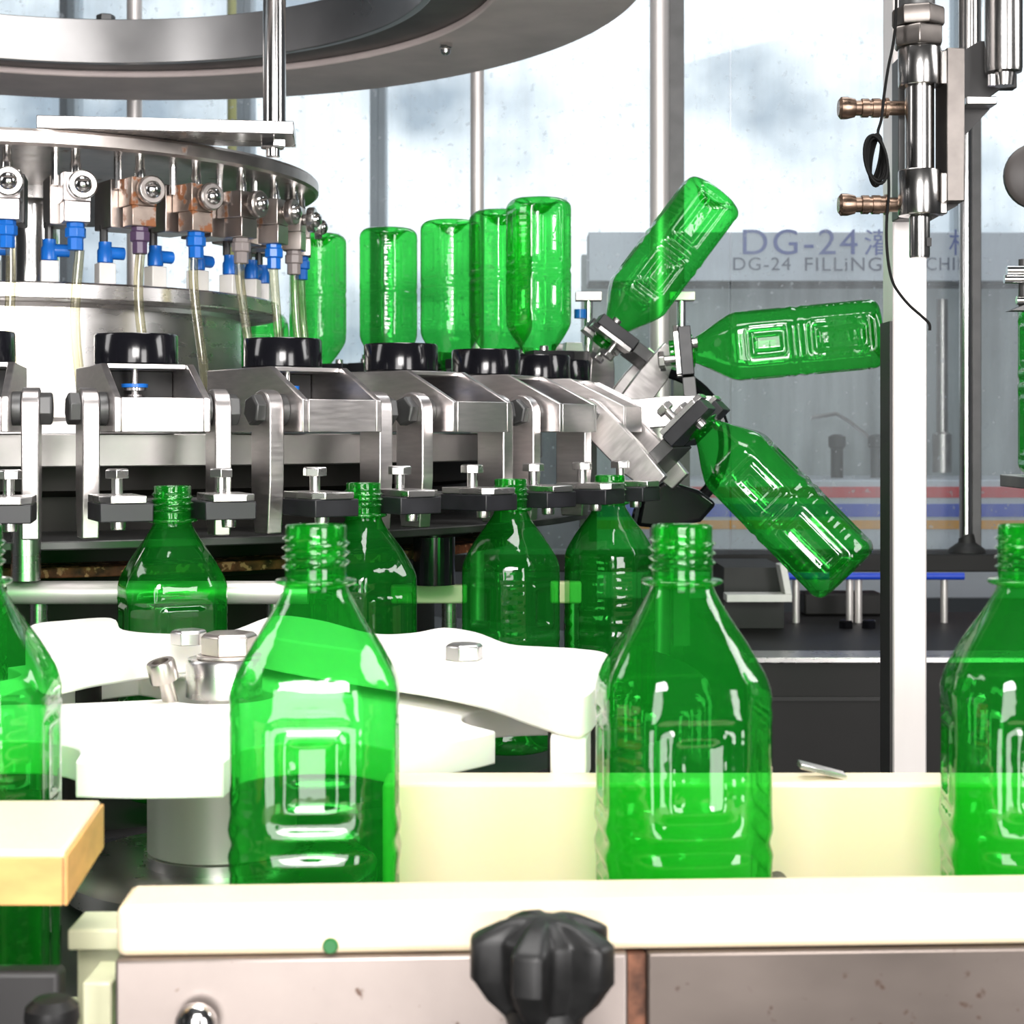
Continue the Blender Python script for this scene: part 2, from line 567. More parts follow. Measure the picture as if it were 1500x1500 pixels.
wb.box2(HX0 - .2, HX1 + .2, HY1, HY1 + .2, head, HZ1)
wb.box2(HX0 - .2, -2.6, HY1, HY1 + .2, sill, head)
wb.box2(2.6, HX1 + .2, HY1, HY1 + .2, sill, head)
struct('wall_back', wb, 'hall_wall')
# a band of windows, each its own frame and pane
edges = [-2.6, -1.49, -0.90, -0.45, 0.54, 1.52, 2.6]
for i in range(len(edges) - 1):
    a, b = edges[i], edges[i + 1]
    fw = 0.026
    fm = MB()
    fm.box2(a, a + fw, HY1 - .02, HY1 + .1, sill, head)
    fm.box2(b - fw, b, HY1 - .02, HY1 + .1, sill, head)
    fm.box2(a + fw, b - fw, HY1 - .02, HY1 + .1, sill, sill + fw)
    fm.box2(a + fw, b - fw, HY1 - .02, HY1 + .1, head - fw, head)
    w = struct('window_%d' % (i + 1), fm, 'mullion_dark' if i == 0 else 'mullion', 0.004)
    struct('window_pane', MB().box2(a + fw, b - fw, HY1 + .03, HY1 + .04, sill + fw, head - fw), 'glass', parent=w)

# ------------------------------------------------------------------ green bottle
BH, BA = 0.212, 0.035      # height, half width


def oct_r(th, a, d, p=24):
    s = 0.0
    for k in range(4):
        ang = th - k * PI / 4
        s += (abs(math.cos(ang)) / (a if k % 2 == 0 else d)) ** p
    return s ** (-1.0 / p)


def sstep(e0, e1, x):
    t = max(0.0, min(1.0, (x - e0) / (e1 - e0)))
    return t * t * (3 - 2 * t)


def lerp_tab(tab, z):
    for (z0, a0), (z1, a1) in zip(tab, tab[1:]):
        if z <= z1:
            t = max(0.0, (z - z0) / (z1 - z0))
            return a0 + (a1 - a0) * t
    return tab[-1][1]


def bottle_meshes():
    N = 96
    tab = [(0, .0285), (.0015, .0312), (.004, .0333), (.008, .0346), (.012, .0350), (.140, .0350), (.144, .0347), (.148, .0338), (.152, .0322),
           (.160, .0279), (.170, .0222), (.178, .0176), (.182, .0154), (.185, .0138), (.1875, .0130)]
    rows = [0, .0015, .003, .005, .008, .010] + [.012 + .0016 * i for i in range(80)] + [.1415, .1435, .146, .149, .152, .156, .160, .164, .168, .172, .176, .180, .1825, .1850, .1875]
    verts, faces = [], []
    # foot: a five-lobed push-up closes the base
    base = [(0.0005, .017), (.007, .0165), (.013, .013), (.020, .006), (.0255, .0006)]
    for r, z in base:
        for k in range(N):
            th = 2 * PI * k / N
            lob = 0.5 + 0.5 * math.cos(5 * th)
            zz = z * (0.35 + 0.65 * lob) if r > .003 else z
            if r > 0.022:
                zz = 0.0025 * lob
            verts.append((r * math.cos(th), r * math.sin(th), zz))
    for z in rows:
        a = lerp_tab(tab, z)
        bl = 1 - sstep(.162, .186, z)
        bl2 = sstep(-.004, .008, z)
        g = 0.0022 * math.exp(-((z - .083) / .0026) ** 2) - 0.0007 * math.exp(-((z - .0775) / .0016) ** 2) - 0.0007 * math.exp(-((z - .0885) / .0016) ** 2)
        g += 0.0009 * math.exp(-((z - .1385) / .0016) ** 2)
        for k in range(N):
            th = 2 * PI * k / N
            ro = oct_r(th, a, a * 1.10)
            r = a * (1 - bl) * 1.0 + ro * bl
            r = r * bl2 + a * 1.02 * (1 - bl2)
            # embossed frames on the four faces
            q = ((th + PI / 4) % (PI / 2)) - PI / 4
            s = r * math.sin(q)
            dep = 0.0
            for z0, z1 in ((.0105, .0740), (.0915, .1365)):
                hx, hz = .0178, (z1 - z0) / 2
                dx, dz = abs(s) - hx + .005, abs(z - (z0 + z1) / 2) - hz + .005
                sd = math.hypot(max(dx, 0), max(dz, 0)) + min(max(dx, dz), 0) - .005
                dep += .0017 * sstep(0.0008, -.0022, sd) - .0015 * sstep(-.0044, -.0060, sd) + .0018 * sstep(-.0084, -.0100, sd)
            r -= dep + g * (0.6 + 0.4 * math.cos(4 * th))
            # ribs pressed into the four narrow corners
            qq = abs(((th) % (PI / 2)) - PI / 4)
            if .09 < z < .135 or .02 < z < .072:
                r -= .00022 * sstep(.24, .16, qq) * (0.5 + 0.5 * math.sin(z * 900))
            verts.append((r * math.cos(th), r * math.sin(th), z))
    R = len(base) + len(rows)
    for i in range(R - 1):
        for k in range(N):
            k2 = (k + 1) % N
            faces.append((i * N + k, i * N + k2, (i + 1) * N + k2, (i + 1) * N + k))
    faces.append(tuple(range(N - 1, -1, -1)))
    body = MB().poly(verts, faces)
    # threaded neck
    n2, v2, f2 = 48, [], []
    zs = [.1874 + (BH - .1874) * i / 44 for i in range(45)]
    for z in zs:
        for k in range(n2):
            th = 2 * PI * k / n2
            u = (z - .193) / .0040 - th / (2 * PI)
            t = max(0.0, math.cos(2 * PI * u)) ** 1.5
            w = sstep(.1930, .1950, z) * (1 - sstep(.2065, .2085, z))
            r = .0128 + .0015 * t * w
            v2.append((r * math.cos(th), r * math.sin(th), z))
    for z, r in ((BH + .0006, .0122), (BH, .0112), (BH - .012, .0110)):
        for k in range(n2):
            th = 2 * PI * k / n2
            v2.append((r * math.cos(th), r * math.sin(th), z))
    for i in range(len(zs) + 2):
        for k in range(n2):
            k2 = (k + 1) % n2
            f2.append((i * n2 + k, i * n2 + k2, (i + 1) * n2 + k2, (i + 1) * n2 + k))
    neck = MB().poly(v2, f2)
    ringm = MB().lathe([(.0128, .1868), (.0165, .1880), (.0172, .1887), (.0172, .1893), (.0165, .1899), (.0128, .1905)], 48, cap=False)
    return body, neck, ringm


def make_bottle(label, mat, group):
    b, n, r = bottle_meshes()
    t = thing('green_bottle', label, 'bottle', group=group, mat=mat)
    part(t, 'body', b, 'pet', angle=60)
    part(t, 'threaded_neck', n, 'pet', angle=60)
    part(t, 'neck_ring', r, 'pet', angle=60)
    return t


# ------------------------------------------------------------------ rinser geometry: 30 stations around a vertical axis
CX, CY = -0.513, 1.777
PITCH, A0 = 12.0, 23.9
RP, ZP = 0.630, 0.0165     # flip pivot
BO = 0.060                 # bottle axis in front of the pivot
MOUTH = -0.054             # mouth of the bottle below the pivot


def station(i):
    return math.radians(A0 + PITCH * i - max(0.0, min(1.5, .5 * (i - 6))))


def head_mat(i):
    a = station(i)
    er = Vector((math.sin(a), -math.cos(a), 0))
    return Matrix.Translation(Vector((CX, CY, 0)) + er * RP + Vector((0, 0, ZP))) @ Matrix.Rotation(a, 4, 'Z')


def bottle_in_head(i, phi):
    return head_mat(i) @ Matrix.Rotation(-math.radians(phi), 4, 'X') @ Matrix.Translation((0, -BO, MOUTH - BH + (.011 if phi == 180 else 0)))


FLIP = {-1: 0, 0: 0, 1: 0, 2: 0, 3: 0, 4: 45, 5: 95, 6: 143}
G_ROW = 'green bottles riding on the front conveyor line'
G_HANG = 'green bottles hanging upright in the rinser grippers'
G_FLIP = 'green bottles being swung over by the grippers'
G_INV = 'green bottles standing upside down over the rinser cups'

first = make_bottle('large green conveyor bottle with a bright white reflection, hub bolt just behind its shoulder',
                    Matrix.Translation(at(463, HOR, .70) + Vector((0, 0, -.0395 - BH))) @ Matrix.Rotation(0.06, 4, 'Z'), G_ROW)
BOT = first


def bottle(label, mat, group):
    return copy_tree(BOT, label, mat, group)


zr = -.0395 - BH
bottle('large green bottle on the conveyor with the hanging swung bottle above its right shoulder',
       Matrix.Translation(at(999, HOR, .70) + Vector((0, 0, zr))) @ Matrix.Rotation(math.radians(5), 4, 'Z'), G_ROW)
bottle('large green conveyor bottle cut off by the right frame edge, beyond the square steel post',
       Matrix.Translation(at(1508, HOR, .70) + Vector((0, 0, zr))) @ Matrix.Rotation(math.radians(-6), 4, 'Z'), G_ROW)
bottle('large green conveyor bottle cut off by the left frame edge, behind the cream guide block',
       Matrix.Translation(at(-43, HOR, .70) + Vector((0, 0, zr))) @ Matrix.Rotation(math.radians(4), 4, 'Z'), G_ROW)
hang = {-1: 'green bottle hanging in a gripper, only its shoulder showing at the left frame edge',
        0: 'green bottle hanging in the gripper above the socket screw and the bright pipe',
        1: 'dark green bottle hanging in a gripper, half hidden behind the neck of the nearest bottle',
        2: 'green bottle hanging in a gripper behind the bolt on the white guide plate',
        3: 'green bottle hanging in a gripper, overlapped by the second large conveyor bottle'}
for i, l in hang.items():
    bottle(l, bottle_in_head(i, 0), G_HANG)
bottle('green bottle swung out and pointing down to the right, base near the steel post', bottle_in_head(4, FLIP[4]), G_FLIP)
bottle('green bottle swung out lying almost level, base towards the steel post', bottle_in_head(5, FLIP[5]), G_FLIP)
bottle('green bottle swung up and leaning right, base end under the tall enclosure post', bottle_in_head(6, FLIP[6]), G_FLIP)
inv = {7: 'upside-down green bottle with bright streaks, tallest of the inverted row',
       8: 'upside-down green bottle mostly hidden behind the tallest inverted bottle',
       9: 'upside-down green bottle third from the clear hoses, beside the tallest pair',
       10: 'upside-down green bottle standing alone between gaps, second from the clear hoses',
       11: 'upside-down green bottle nearest to the clear hoses'}
for i, l in inv.items():
    FLIP[i] = 180
    bottle(l, bottle_in_head(i, 180), G_INV)
FLIP[12] = 180
m_lie = Matrix.Translation(at(420, 500, 2.36)) @ Matrix.Rotation(-PI / 2, 4, 'Y') @ Matrix.Rotation(0.5, 4, 'Z')
bottle('green bottle lying level far behind the clear hoses', m_lie, 'green bottles far behind the rinser')


# ------------------------------------------------------------------ rinse heads
def arm_outline():
    pts = []
    for k in range(9):
        a = PI * k / 8
        pts.append((0.0150 * math.cos(a), 0.0150 * math.sin(a)))
    pts += [(-.0150, -.052), (-.0115, -.0915), (.0095, -.0915), (.0150, -.060)]
    return pts          # (y, z): y < 0 is outward


def make_head(i, label):
    t = thing('rinse_head', label, 'gripper', mat=head_mat(i), group='rinse heads around the carousel')
    prof = [(.130, -.0165), (-.030, -.0165), (-.030, .0075), (.022, .0335), (.130, .0335)]
    for s in (-1, 1):
        part(t, 'side_plate', MB().prism(prof, s * .0315 - .0025, s * .0315 + .0025, 'x'), 'steel_plate', 0.0008)
    part(t, 'front_plate', MB().box2(-.029, .029, -.0302, -.0255, -.0165, .0078), 'steel_plate', 0.0006)
    part(t, 'top_plate', MB().box2(-.029, .029, .026, .120, .0300, .0336), 'steel_plate', 0.0005)
    part(t, 'inner_block', MB().box2(-.0288, .0288, .070, .118, -.0160, .0298), 'dark', 0.0006)
    cup = MB().lathe([(.0290, .0337), (.0310, .0350), (.0310, .0555), (.0300, .0570), (.0255, .0570), (.0245, .0555), (.0245, .0360), (.003, .0360)], 40, c=(0, .064, 0))
    part(t, 'spray_cup', cup, 'black')
    noz = MB().lathe([(.003, .000), (.003, .010), (.0065, .010), (.0065, .0115), (.003, .0115), (.003, .014), (.0085, .0145), (.0085, .0165), (.003, .018), (.0028, .0305)], 18, c=(-.004, .050, 0))
    part(t, 'nozzle', noz, 'polished')
    part(t, 'nozzle_collar', MB().ring(.0062, .0098, .0168, .0195, 24, c=(-.004, .050, 0)), 'blue', label='blue collar')
    # swinging arms
    R = (-math.radians(FLIP[i]), 0, 0)
    sw = []
    for s in (-1, 1):
        sw.append(part(t, 'arm', MB().prism(arm_outline(), s * .047 - .006, s * .047 + .006, 'x'), 'steel_plate', 0.001))
        bo = MB()
        hexhead(bo, (s * .0530, 0, 0), (s, 0, 0), .0118, .0085)
        bo.cyl((s * .0405, 0, 0), (s * .034, 0, 0), .0120, n=24)
        sw.append(part(t, 'pivot_bolt', bo, 'steel_dark', 0.0005))
        # black jaw with a hollow for the neck
        o = [(s * .0176, -.083), (s * .053, -.083), (s * .053, -.0345), (s * .0015, -.0345)]
        hol = [(s * .0176 * math.cos(a), -BO + .0176 * math.sin(a)) for a in [math.radians(d) for d in range(84, -1, -12)]]
        sw.append(part(t, 'jaw', MB().prism([o[3]] + hol + [o[0], o[1], o[2]], -.0765, -.0640, 'z'), 'pad', 0.0008))
        sw.append(part(t, 'jaw_plate', MB().prism([(s * .0225, -.085), (s * .046, -.085), (s * .053, -.078), (s * .053, -.036), (s * .0225, -.036)], -.0640, -.0590, 'z'), 'steel', 0.0006))
        b2 = MB()
        hexhead(b2, (s * .036, -.052, -.0480), (0, 0, 1), .0088, .0065)
        b2.cyl((s * .036, -.052, -.059), (s * .036, -.052, -.048), .0038, n=14)
        b2.lathe([(.0048, -.0825), (.0052, -.0800), (.0052, -.0766)], 14, c=(s * .038, -.066, 0))
        sw.append(part(t, 'jaw_bolt', b2, 'steel', 0.0004))
    sw.append(part(t, 'cross_bar', MB().box2(-.0408, .0408, -.033, .004, -.0770, -.0640), 'steel_dark', 0.0008))
    for o in sw:
        o.rotation_euler = R
    return t


head_labels = {
    -1: 'rinse head at the left frame edge, black cup half out of frame',
    0: 'front-facing steel rinse head with bright front plate and blue collar inside',
    1: 'steel rinse head under the hose bundle, turned to show one side plate',
    2: 'steel rinse head in the middle with a large hexagonal pivot bolt on its side',
    3: 'steel rinse head whose flat end plate meets the swinging arms',
    4: 'rinse head with its gripper swung down-right holding the tilted green bottle',
    5: 'rinse head with its gripper swung level holding the horizontal green bottle',
    6: 'rinse head with its gripper swung upward holding the leaning green bottle',
    7: 'rinse head beneath the tallest upside-down bottle',
    8: 'rinse head beneath the mostly hidden upside-down bottle',
    9: 'rinse head beneath the third upside-down bottle from the clear hoses',
    10: 'rinse head beneath the lone second upside-down bottle from the hoses',
    11: 'rinse head beneath the upside-down bottle nearest the hoses',
    12: 'rinse head at the back with empty raised gripper behind the hoses'}
H0 = make_head(0, head_labels[0])
for i, l in head_labels.items():
    if i == 0:
        continue
    h = copy_tree(H0, l, head_mat(i))
    for c in h.children:
        if c.name.split('.')[0] in ('arm', 'pivot_bolt', 'jaw', 'jaw_plate', 'jaw_bolt', 'cross_bar'):
            c.rotation_euler = (-math.radians(FLIP[i]), 0, 0)

# ------------------------------------------------------------------ carousel body
o = (CX, CY, -.262)
car = thing('rinser_carousel', 'round stainless rinser body carrying the grippers, bright drum at its middle', 'machine', o)
part(car, 'deck_ring', MB().ring(.40, .545, -.0265, -.0012, 120, (CX, CY, 0)), 'steel_mid', 0.001, origin=o)
part(car, 'inner_deck', MB().lathe([(.24, -.022), (.40, -.022), (.40, -.003), (.22, -.003)], 96, (CX, CY, 0)), 'steel', origin=o)
part(car, 'drum', MB().lathe([(.232, -.002), (.232, .010), (.222, .014), (.222, .118), (.226, .122), (.05, .122)], 96, (CX, CY, 0)), 'steel', origin=o)
part(car, 'drum_flange', MB().ring(.06, .262, .1222, .1385, 96, (CX, CY, 0)), 'steel', 0.002, origin=o)
part(car, 'column', MB().lathe([(.036, .139), (.036, .150), (.030, .154), (.030, .2555)], 40, (CX, CY, 0)), 'polished', origin=o)
part(car, 'lower_drum', MB().lathe([(.50, -.027), (.50, -.046), (.47, -.052), (.47, -.120), (.43, -.124), (.43, -.262)], 96, (CX, CY, 0)), 'drum_shade', origin=o)
part(car, 'gripper_guard', MB().ring(.475, .600, -.0855, -.0790, 120, (CX, CY, 0)), 'steel_dark', 0.001, origin=o)
part(car, 'rusted_ring', MB().ring(.475, .525, -.1120, -.1040, 120, (CX, CY, 0)), 'rust_chips', 0.001, origin=o, label='ring flaked with orange rust')
part(car, 'pan', MB().lathe([(.43, -.2625), (.72, -.2625), (.72, -.268), (.43, -.268)], 120, (CX, CY, 0), cap=False), 'dark', origin=o)

# small ports with blue caps on the drum flange
for k in range(9):
    a = math.radians(8 + 12 * k)
    er = Vector((math.sin(a), -math.cos(a), 0))
    p = Vector((CX, CY, 0)) + er * .246
    mtx = Matrix.Translation(p + Vector((0, 0, .1386))) @ Matrix.Rotation(a, 4, 'Z')
    lab = ['first', 'second', 'third', 'fourth', 'fifth', 'sixth', 'seventh', 'eighth', 'ninth'][k] + ' white port block from the left on the drum rim'
    if k == 0:
        t = thing('port_fitting', lab, 'fitting', mat=mtx, group='ports with blue elbows around the drum rim')
        part(t, 'block', MB().box2(-.008, .008, -.008, .008, 0, .020), 'white_block', 0.001)
        part(t, 'elbow', MB().lathe([(.0055, .020), (.0075, .021), (.0075, .032), (.0062, .034), (.0062, .040)], 12).cyl((0, 0, .030), (.018, 0, .030), .006, n=12), 'blue')
        part(t, 'stub_pipe', MB().cyl((0, .004, .040), (0, .004, .056), .004, n=10), 'steel_dark')
        P0 = t
    else:
        copy_tree(P0, lab, mtx)

# ------------------------------------------------------------------ spray manifold, its valves and hoses
o = (CX, CY, .2555)
man = thing('spray_manifold', 'round steel manifold plate above the drum, valves hanging from its rim', 'manifold', o)
part(man, 'plate', MB().lathe([(.02, .2555), (.302, .2555), (.305, .258), (.305, .268), (.302, .271), (.02, .271)], 96, (CX, CY, 0)), 'steel_old', origin=o)
part(man, 'hub_boss', MB().lathe([(.05, .240), (.055, .243), (.055, .2556)], 40, (CX, CY, 0)), 'steel', origin=o)
part(man, 'hub_cap', MB().lathe([(.075, .2708), (.075, .280), (.07, .283), (.01, .283)], 40, (CX, CY, 0)), 'steel', origin=o)
rusts = ['steel_plate', 'steel_plate', 'steel_plate', 'steel_rusty', 'steel_rusty', 'steel_old', 'steel_old', 'steel_old', 'steel_old']
vlab = ['clean steel spray valve with blue fitting at the left frame edge',
        'clean steel spray valve with blue fitting, next to the bright column',
        'steel spray valve with blue fitting in front of the dark block row',
        'rust-stained spray valve with a purple-brown collar instead of blue',
        'rust-stained spray valve with blue fitting beside the purple-collared one',
        'tarnished spray valve with grey collar above the hose bundle',
        'tarnished spray valve with blue fitting, third from the right rim end',
        'tarnished spray valve seen edge-on, second from the right rim end',
        'tarnished spray valve outermost on the right rim, over the green bottle']
M['purple'] = pbr('purple_brown_plastic', (0.10, 0.06, 0.12), 0.4)
M['collar_grey'] = pbr('grey_plastic', (0.30, 0.26, 0.25), 0.4)


def valve(k):
    a = math.radians(12 * k)
    mtx = Matrix.Translation(Vector((CX, CY, .2555)) + Vector((math.sin(a), -math.cos(a), 0)) * .286) @ Matrix.Rotation(a, 4, 'Z')
    t = thing('spray_valve', vlab[k], 'valve', mat=mtx, group='spray valves under the manifold rim')
    m = rusts[k]
    st = MB().lathe([(.0052, -.024), (.0052, -.012), (.0042, -.010), (.0042, 0)], 14)
    st.cyl((-.016, .014, -.03), (-.016, .014, 0), .0035, n=10)
    part(t, 'stem', st, 'polished')
    part(t, 'body', MB().box2(-.0125, .0125, -.010, .020, -.0465, -.0205), m, 0.0008)
    part(t, 'lower_body', MB().box2(-.0118, .0118, -.0105, .012, -.0655, -.0467), m, 0.0008)
    part(t, 'back_block', MB().box2(-.020, .014, .0205, .060, -.065, -.020), 'steel_dark' if k < 2 else 'steel_old', 0.001)
    kn = part(t, 'knob', MB().lathe_along((.003, -.0102, -.033), (0, -1, 0), [(.006, 0), (.006, .004), (.0125, .0045), (.0132, .006), (.0132, .011), (.012, .0125), (.0085, .0125)], 28), 'steel_old' if k in (3, 4, 5, 6) else 'steel', 0.0003)
    part(kn, 'button', MB().lathe_along((.003, -.0227, -.033), (0, -1, 0), [(.0082, 0), (.0078, .002), (.006, .0045), (.003, .006), (.0005, .0065)], 24), 'polished')
    fm = 'purple' if k == 3 else ('collar_grey' if k in (5, 7) else 'blue')
    part(t, 'fitting', MB().lathe([(.0068, -.0905), (.0072, -.090), (.0072, -.0795), (.0095, -.0785), (.0095, -.0705), (.0082, -.0695), (.0082, -.0656)], 8), fm, 0.0004,
         label='dull collar' if fm != 'blue' else None)
    # hose: its own thing
    top = mtx @ Vector((0, 0, -.0900))
    lean = [0.0, .014, .004, .006, .0, .01, -.004, .004, .0][k]
    er = Vector((math.sin(a), -math.cos(a), 0))
    et = Vector((math.cos(a), math.sin(a), 0))
    zend = .012
    pts = []
    for j in range(13):
        u = j / 12
        z = top.z + (zend - top.z) * u
        w = .004 * math.sin(PI * u * 1.5 + k)
        pts.append(top + er * (.022 * u * u) + et * (lean * u * u + w * (1 - u)) + Vector((0, 0, z - top.z)))
    hl = ['clear hose at the left frame edge dropping from the first valve', 'clear hose bending right towards the front black cup',
          'clear hose dropping straight behind the front black cup', 'clear hose under the purple-collared valve',
          'clear hose under the rust-stained valve with blue fitting', 'clear hose at the near side of the hose bundle',
          'clear hose inside the hose bundle beside the inverted bottle', 'thin clear hose at the back of the hose bundle',
          'clear hose in front of the inverted green bottle at the rim end']
    hm = MB().tube(pts, .0046, 12)
    solo('water_hose', hm, 'hose', hl[k], 'hose', group='clear hoses below the spray valves')


for k in range(9):
    valve(k)

# support bracket: flat bar, round rod, nut
o = (-.26, 1.55, .27)
sb = thing('support_bracket', 'bright flat bar bolted to a round steel rod in front of the overhead ring', 'bracket', o)
bar = MB().prism([(-.425, 1.490), (-.199, 1.520), (-.206, 1.592), (-.432, 1.562)], .2715, .2835)
part(sb, 'flat_bar', bar, 'steel', 0.001, origin=o)
part(sb, 'rod', MB().cyl((-.2215, 1.555, .2835), (-.2215, 1.555, 1.1), .0107, n=28), 'polished', origin=o)
nn = MB()
hexhead(nn, (-.2215, 1.545, .2714), (0, 0, -1), .0125, .009)
nn.cyl((-.2215, 1.545, .2626), (-.2215, 1.545, .255), .0065, n=16)
part(sb, 'nut', nn, 'polished', 0.0005, origin=o)

# ------------------------------------------------------------------ overhead ring
o = (CX, CY, .487)
og = thing('overhead_ring', 'large dark steel ring hanging over the rinser, seen from below', 'ring', o)
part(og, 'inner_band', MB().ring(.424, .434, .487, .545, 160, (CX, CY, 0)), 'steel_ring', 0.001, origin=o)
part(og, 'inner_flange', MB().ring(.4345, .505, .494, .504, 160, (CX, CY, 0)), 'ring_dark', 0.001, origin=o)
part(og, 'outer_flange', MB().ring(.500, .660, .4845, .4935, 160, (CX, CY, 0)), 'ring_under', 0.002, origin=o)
part(og, 'outer_band', MB().ring(.640, .648, .4940, .545, 160, (CX, CY, 0)), 'steel_ring', 0.001, origin=o)
for px, py, Y in ((653, 62, 2.075),):
    p = at(px, py, Y)
    bb = MB()
    hexhead(bb, (p.x, p.y, .4838), (0, 0, -1), .0085, .006)
    bb.lathe([(.006, .4780), (.007, .4755), (.006, .4715), (.003, .4690)], 16, (p.x, p.y, 0))
    part(og, 'acorn_nut', bb, 'polished', origin=o)
p = at(155, 28, 2.22)
bb = MB()
hexhead(bb, (p.x, p.y, .5452), (0, 0, 1), .0125, .010)
part(og, 'band_bolt', bb, 'steel_dark', origin=o)

# ------------------------------------------------------------------ enclosure behind: posts, columns, acrylic
YE = 2.72
solo('ring_column', MB().cyl((at(699, 0, 2.62).x, 2.62, -Z0), (at(699, 0, 2.62).x, 2.62, 1.3), .0108, n=24), 'post',
     'slim polished column rising behind the tallest inverted bottle', 'column')
solo('ring_column', MB().cyl((at(197, 0, 2.62).x, 2.62, -Z0), (at(197, 0, 2.62).x, 2.62, 1.3), .0120, n=24), 'post',
     'slim polished column behind the bright flat bar', 'column')
xp = at(966, 0, YE - .06).x
o = (xp, YE - .06, -Z0)
ep = thing('enclosure_post', 'tall steel enclosure post, bright tube joined to grey channel', 'post', o)
part(ep, 'tube', MB().cyl((xp, YE - .06, -Z0), (xp, YE - .06, 1.2), .0155, n=28), 'post', origin=o)
part(ep, 'channel', MB().box2(xp + .0145, xp + .040, YE - .055, YE - .012, -Z0, 1.2), 'steel_dark', 0.001, origin=o)
# acrylic sheets between posts, with a lower rail
rail_z = at(0, 806, YE).z
xs = [-1.9, -.62, at(976, 0, YE).x, at(1070, 0, YE).x, at(1421, 0, YE).x, 1.9]
nm = ['at the left behind the manifold', 'behind the row of inverted bottles', 'just right of the enclosure post, a narrow strip',
      'in front of the lettered beam', 'at the right frame edge beyond the dark post']
for i in range(5):
    a, b = xs[i] + .0015, xs[i + 1] - .0015
    solo('acrylic_panel', MB().box2(a, b, YE - .003, YE + .003, rail_z, 1.35), 'acrylic', 'misted clear acrylic sheet ' + nm[i], 'panel',
         group='misted acrylic sheets of the enclosure')
xq = at(1420, 0, YE - .05)
o = (xq.x, YE - .05, -Z0)
p2 = thing('enclosure_post', 'dark steel enclosure post with a flared foot, between the square post and the frame edge', 'post', o)
part(p2, 'tube', MB().cyl((xq.x - .006, YE - .05, rail_z + .005), (xq.x - .006, YE - .05, 1.2), .0105, n=24), 'polished', origin=o)
part(p2, 'channel', MB().box2(xq.x + .003, xq.x + .018, YE - .055, YE - .01, rail_z, 1.2), 'steel_dark', 0.001, origin=o)
part(p2, 'foot', MB().lathe([(.030, rail_z + .0005), (.028, rail_z + .006), (.014, rail_z + .016), (.011, rail_z + .03)], 24, (xq.x - .004, YE - .05, 0)), 'dark', origin=o)
solo('base_rail', MB().box2(-1.9, 1.9, YE - .09, YE + .03, rail_z - .028, rail_z), 'apron', 'long dark rail under the acrylic sheets', 'rail', 0.002)

# ------------------------------------------------------------------ neighbouring filler seen through the acrylic
YN = 3.30
x0, x1 = at(862, 0, YN).x, 2.2
zt, zb = at(0, 340, YN).z, at(0, 412, YN).z
o = (1.2, YN, zb)
sg = thing('sign_beam', 'grey steel beam with blue DG-24 lettering behind the acrylic', 'sign', o)
part(sg, 'beam', MB().box2(x0, x1, YN, YN + .08, zb, zt), 'sign', 0.002, origin=o)
part(sg, 'lower_lip', MB().box2(x0, x1, YN + .004, YN + .08, zb - .008, zb - .0005), 'apron', 0.001, origin=o)


def lettering(body, px, py, h_px, parent, mat, origin, w_px=None, spacing=1.0):
    c = bpy.data.curves.new('lettering', 'FONT')
    c.body = body
    c.size = 1.0
    c.extrude = 0.0004
    c.space_character = spacing
    c.materials.append(M[mat])
    ob = bpy.data.objects.new('lettering', c)
    COL.objects.link(ob)
    bpy.context.view_layer.update()
    dim = ob.dimensions
    s = h_px / F * YN / max(dim.y, 1e-4)
    sx = s if w_px is None else (w_px / F * YN) / max(dim.x, 1e-4)
    ob.scale = (sx, s, 1)
    mn = min(v[0] for v in ob.bound_box)
    my = min(v[1] for v in ob.bound_box)
    ob.parent = parent
    p = at(px, py, YN)
    ob.location = Vector((p.x - mn * sx, YN - .0015, p.z - my * s)) - Vector(origin)
    ob.rotation_euler = (PI / 2, 0, 0)
    return ob


lettering('DG-24', 1088, 373, 37, sg, 'letter_blue', o, w_px=168, spacing=1.12)
lettering('\u704c', 1266, 374, 38, sg, 'letter_blue', o, w_px=42)
lettering('\u88c5', 1312, 374, 38, sg, 'letter_blue', o, w_px=42)
lettering('\u673a', 1390, 374, 38, sg, 'letter_blue', o, w_px=40)
lettering('DG-24', 1074, 396, 19, sg, 'letter_grey', o, w_px=84, spacing=1.12)
lettering('FILLiNG', 1179, 397, 20, sg, 'letter_grey', o, w_px=112, spacing=1.12)
lettering('MACHINE', 1318, 396, 19, sg, 'letter_grey', o, w_px=116, spacing=1.12)

# body of the neighbour: recessed back, striped skirt
o = (1.2, 3.5, -Z0)
nb = thing('filler_machine', 'grey neighbouring filler with red, blue and orange stripes', 'machine', o)
part(nb, 'back_panel', MB().box2(x0, x1, 3.62, 3.66, at(0, 790, YN).z, zt - .01), 'machine_back', origin=o)
part(nb, 'skirt', MB().box2(x0, x1, YN, 3.66, at(0, 803, YN).z - .1, at(0, 703, YN).z), 'sign', 0.003, origin=o)
for nm_, y0, y1, mt in (('red_stripe', 713, 729, 'red_stripe'), ('blue_stripe', 738, 757, 'blue_stripe'), ('orange_stripe', 762, 775, 'orange_stripe')):
    part(nb, nm_, MB().box2(x0, x1, YN - .003, YN - .0002, at(0, y1, YN).z, at(0, y0, YN).z), mt, origin=o, label=nm_.split('_')[0] + ' painted stripe')
for px in (1226, 1284):
    p = at(px, 0, 3.45)
    z0 = at(0, 703, YN).z
    part(nb, 'peg', MB().lathe([(.013, z0), (.013, z0 + .06), (.018, z0 + .065), (.018, z0 + .085), (.008, z0 + .09)], 16, (p.x, 3.45, 0)), 'dark', origin=o)
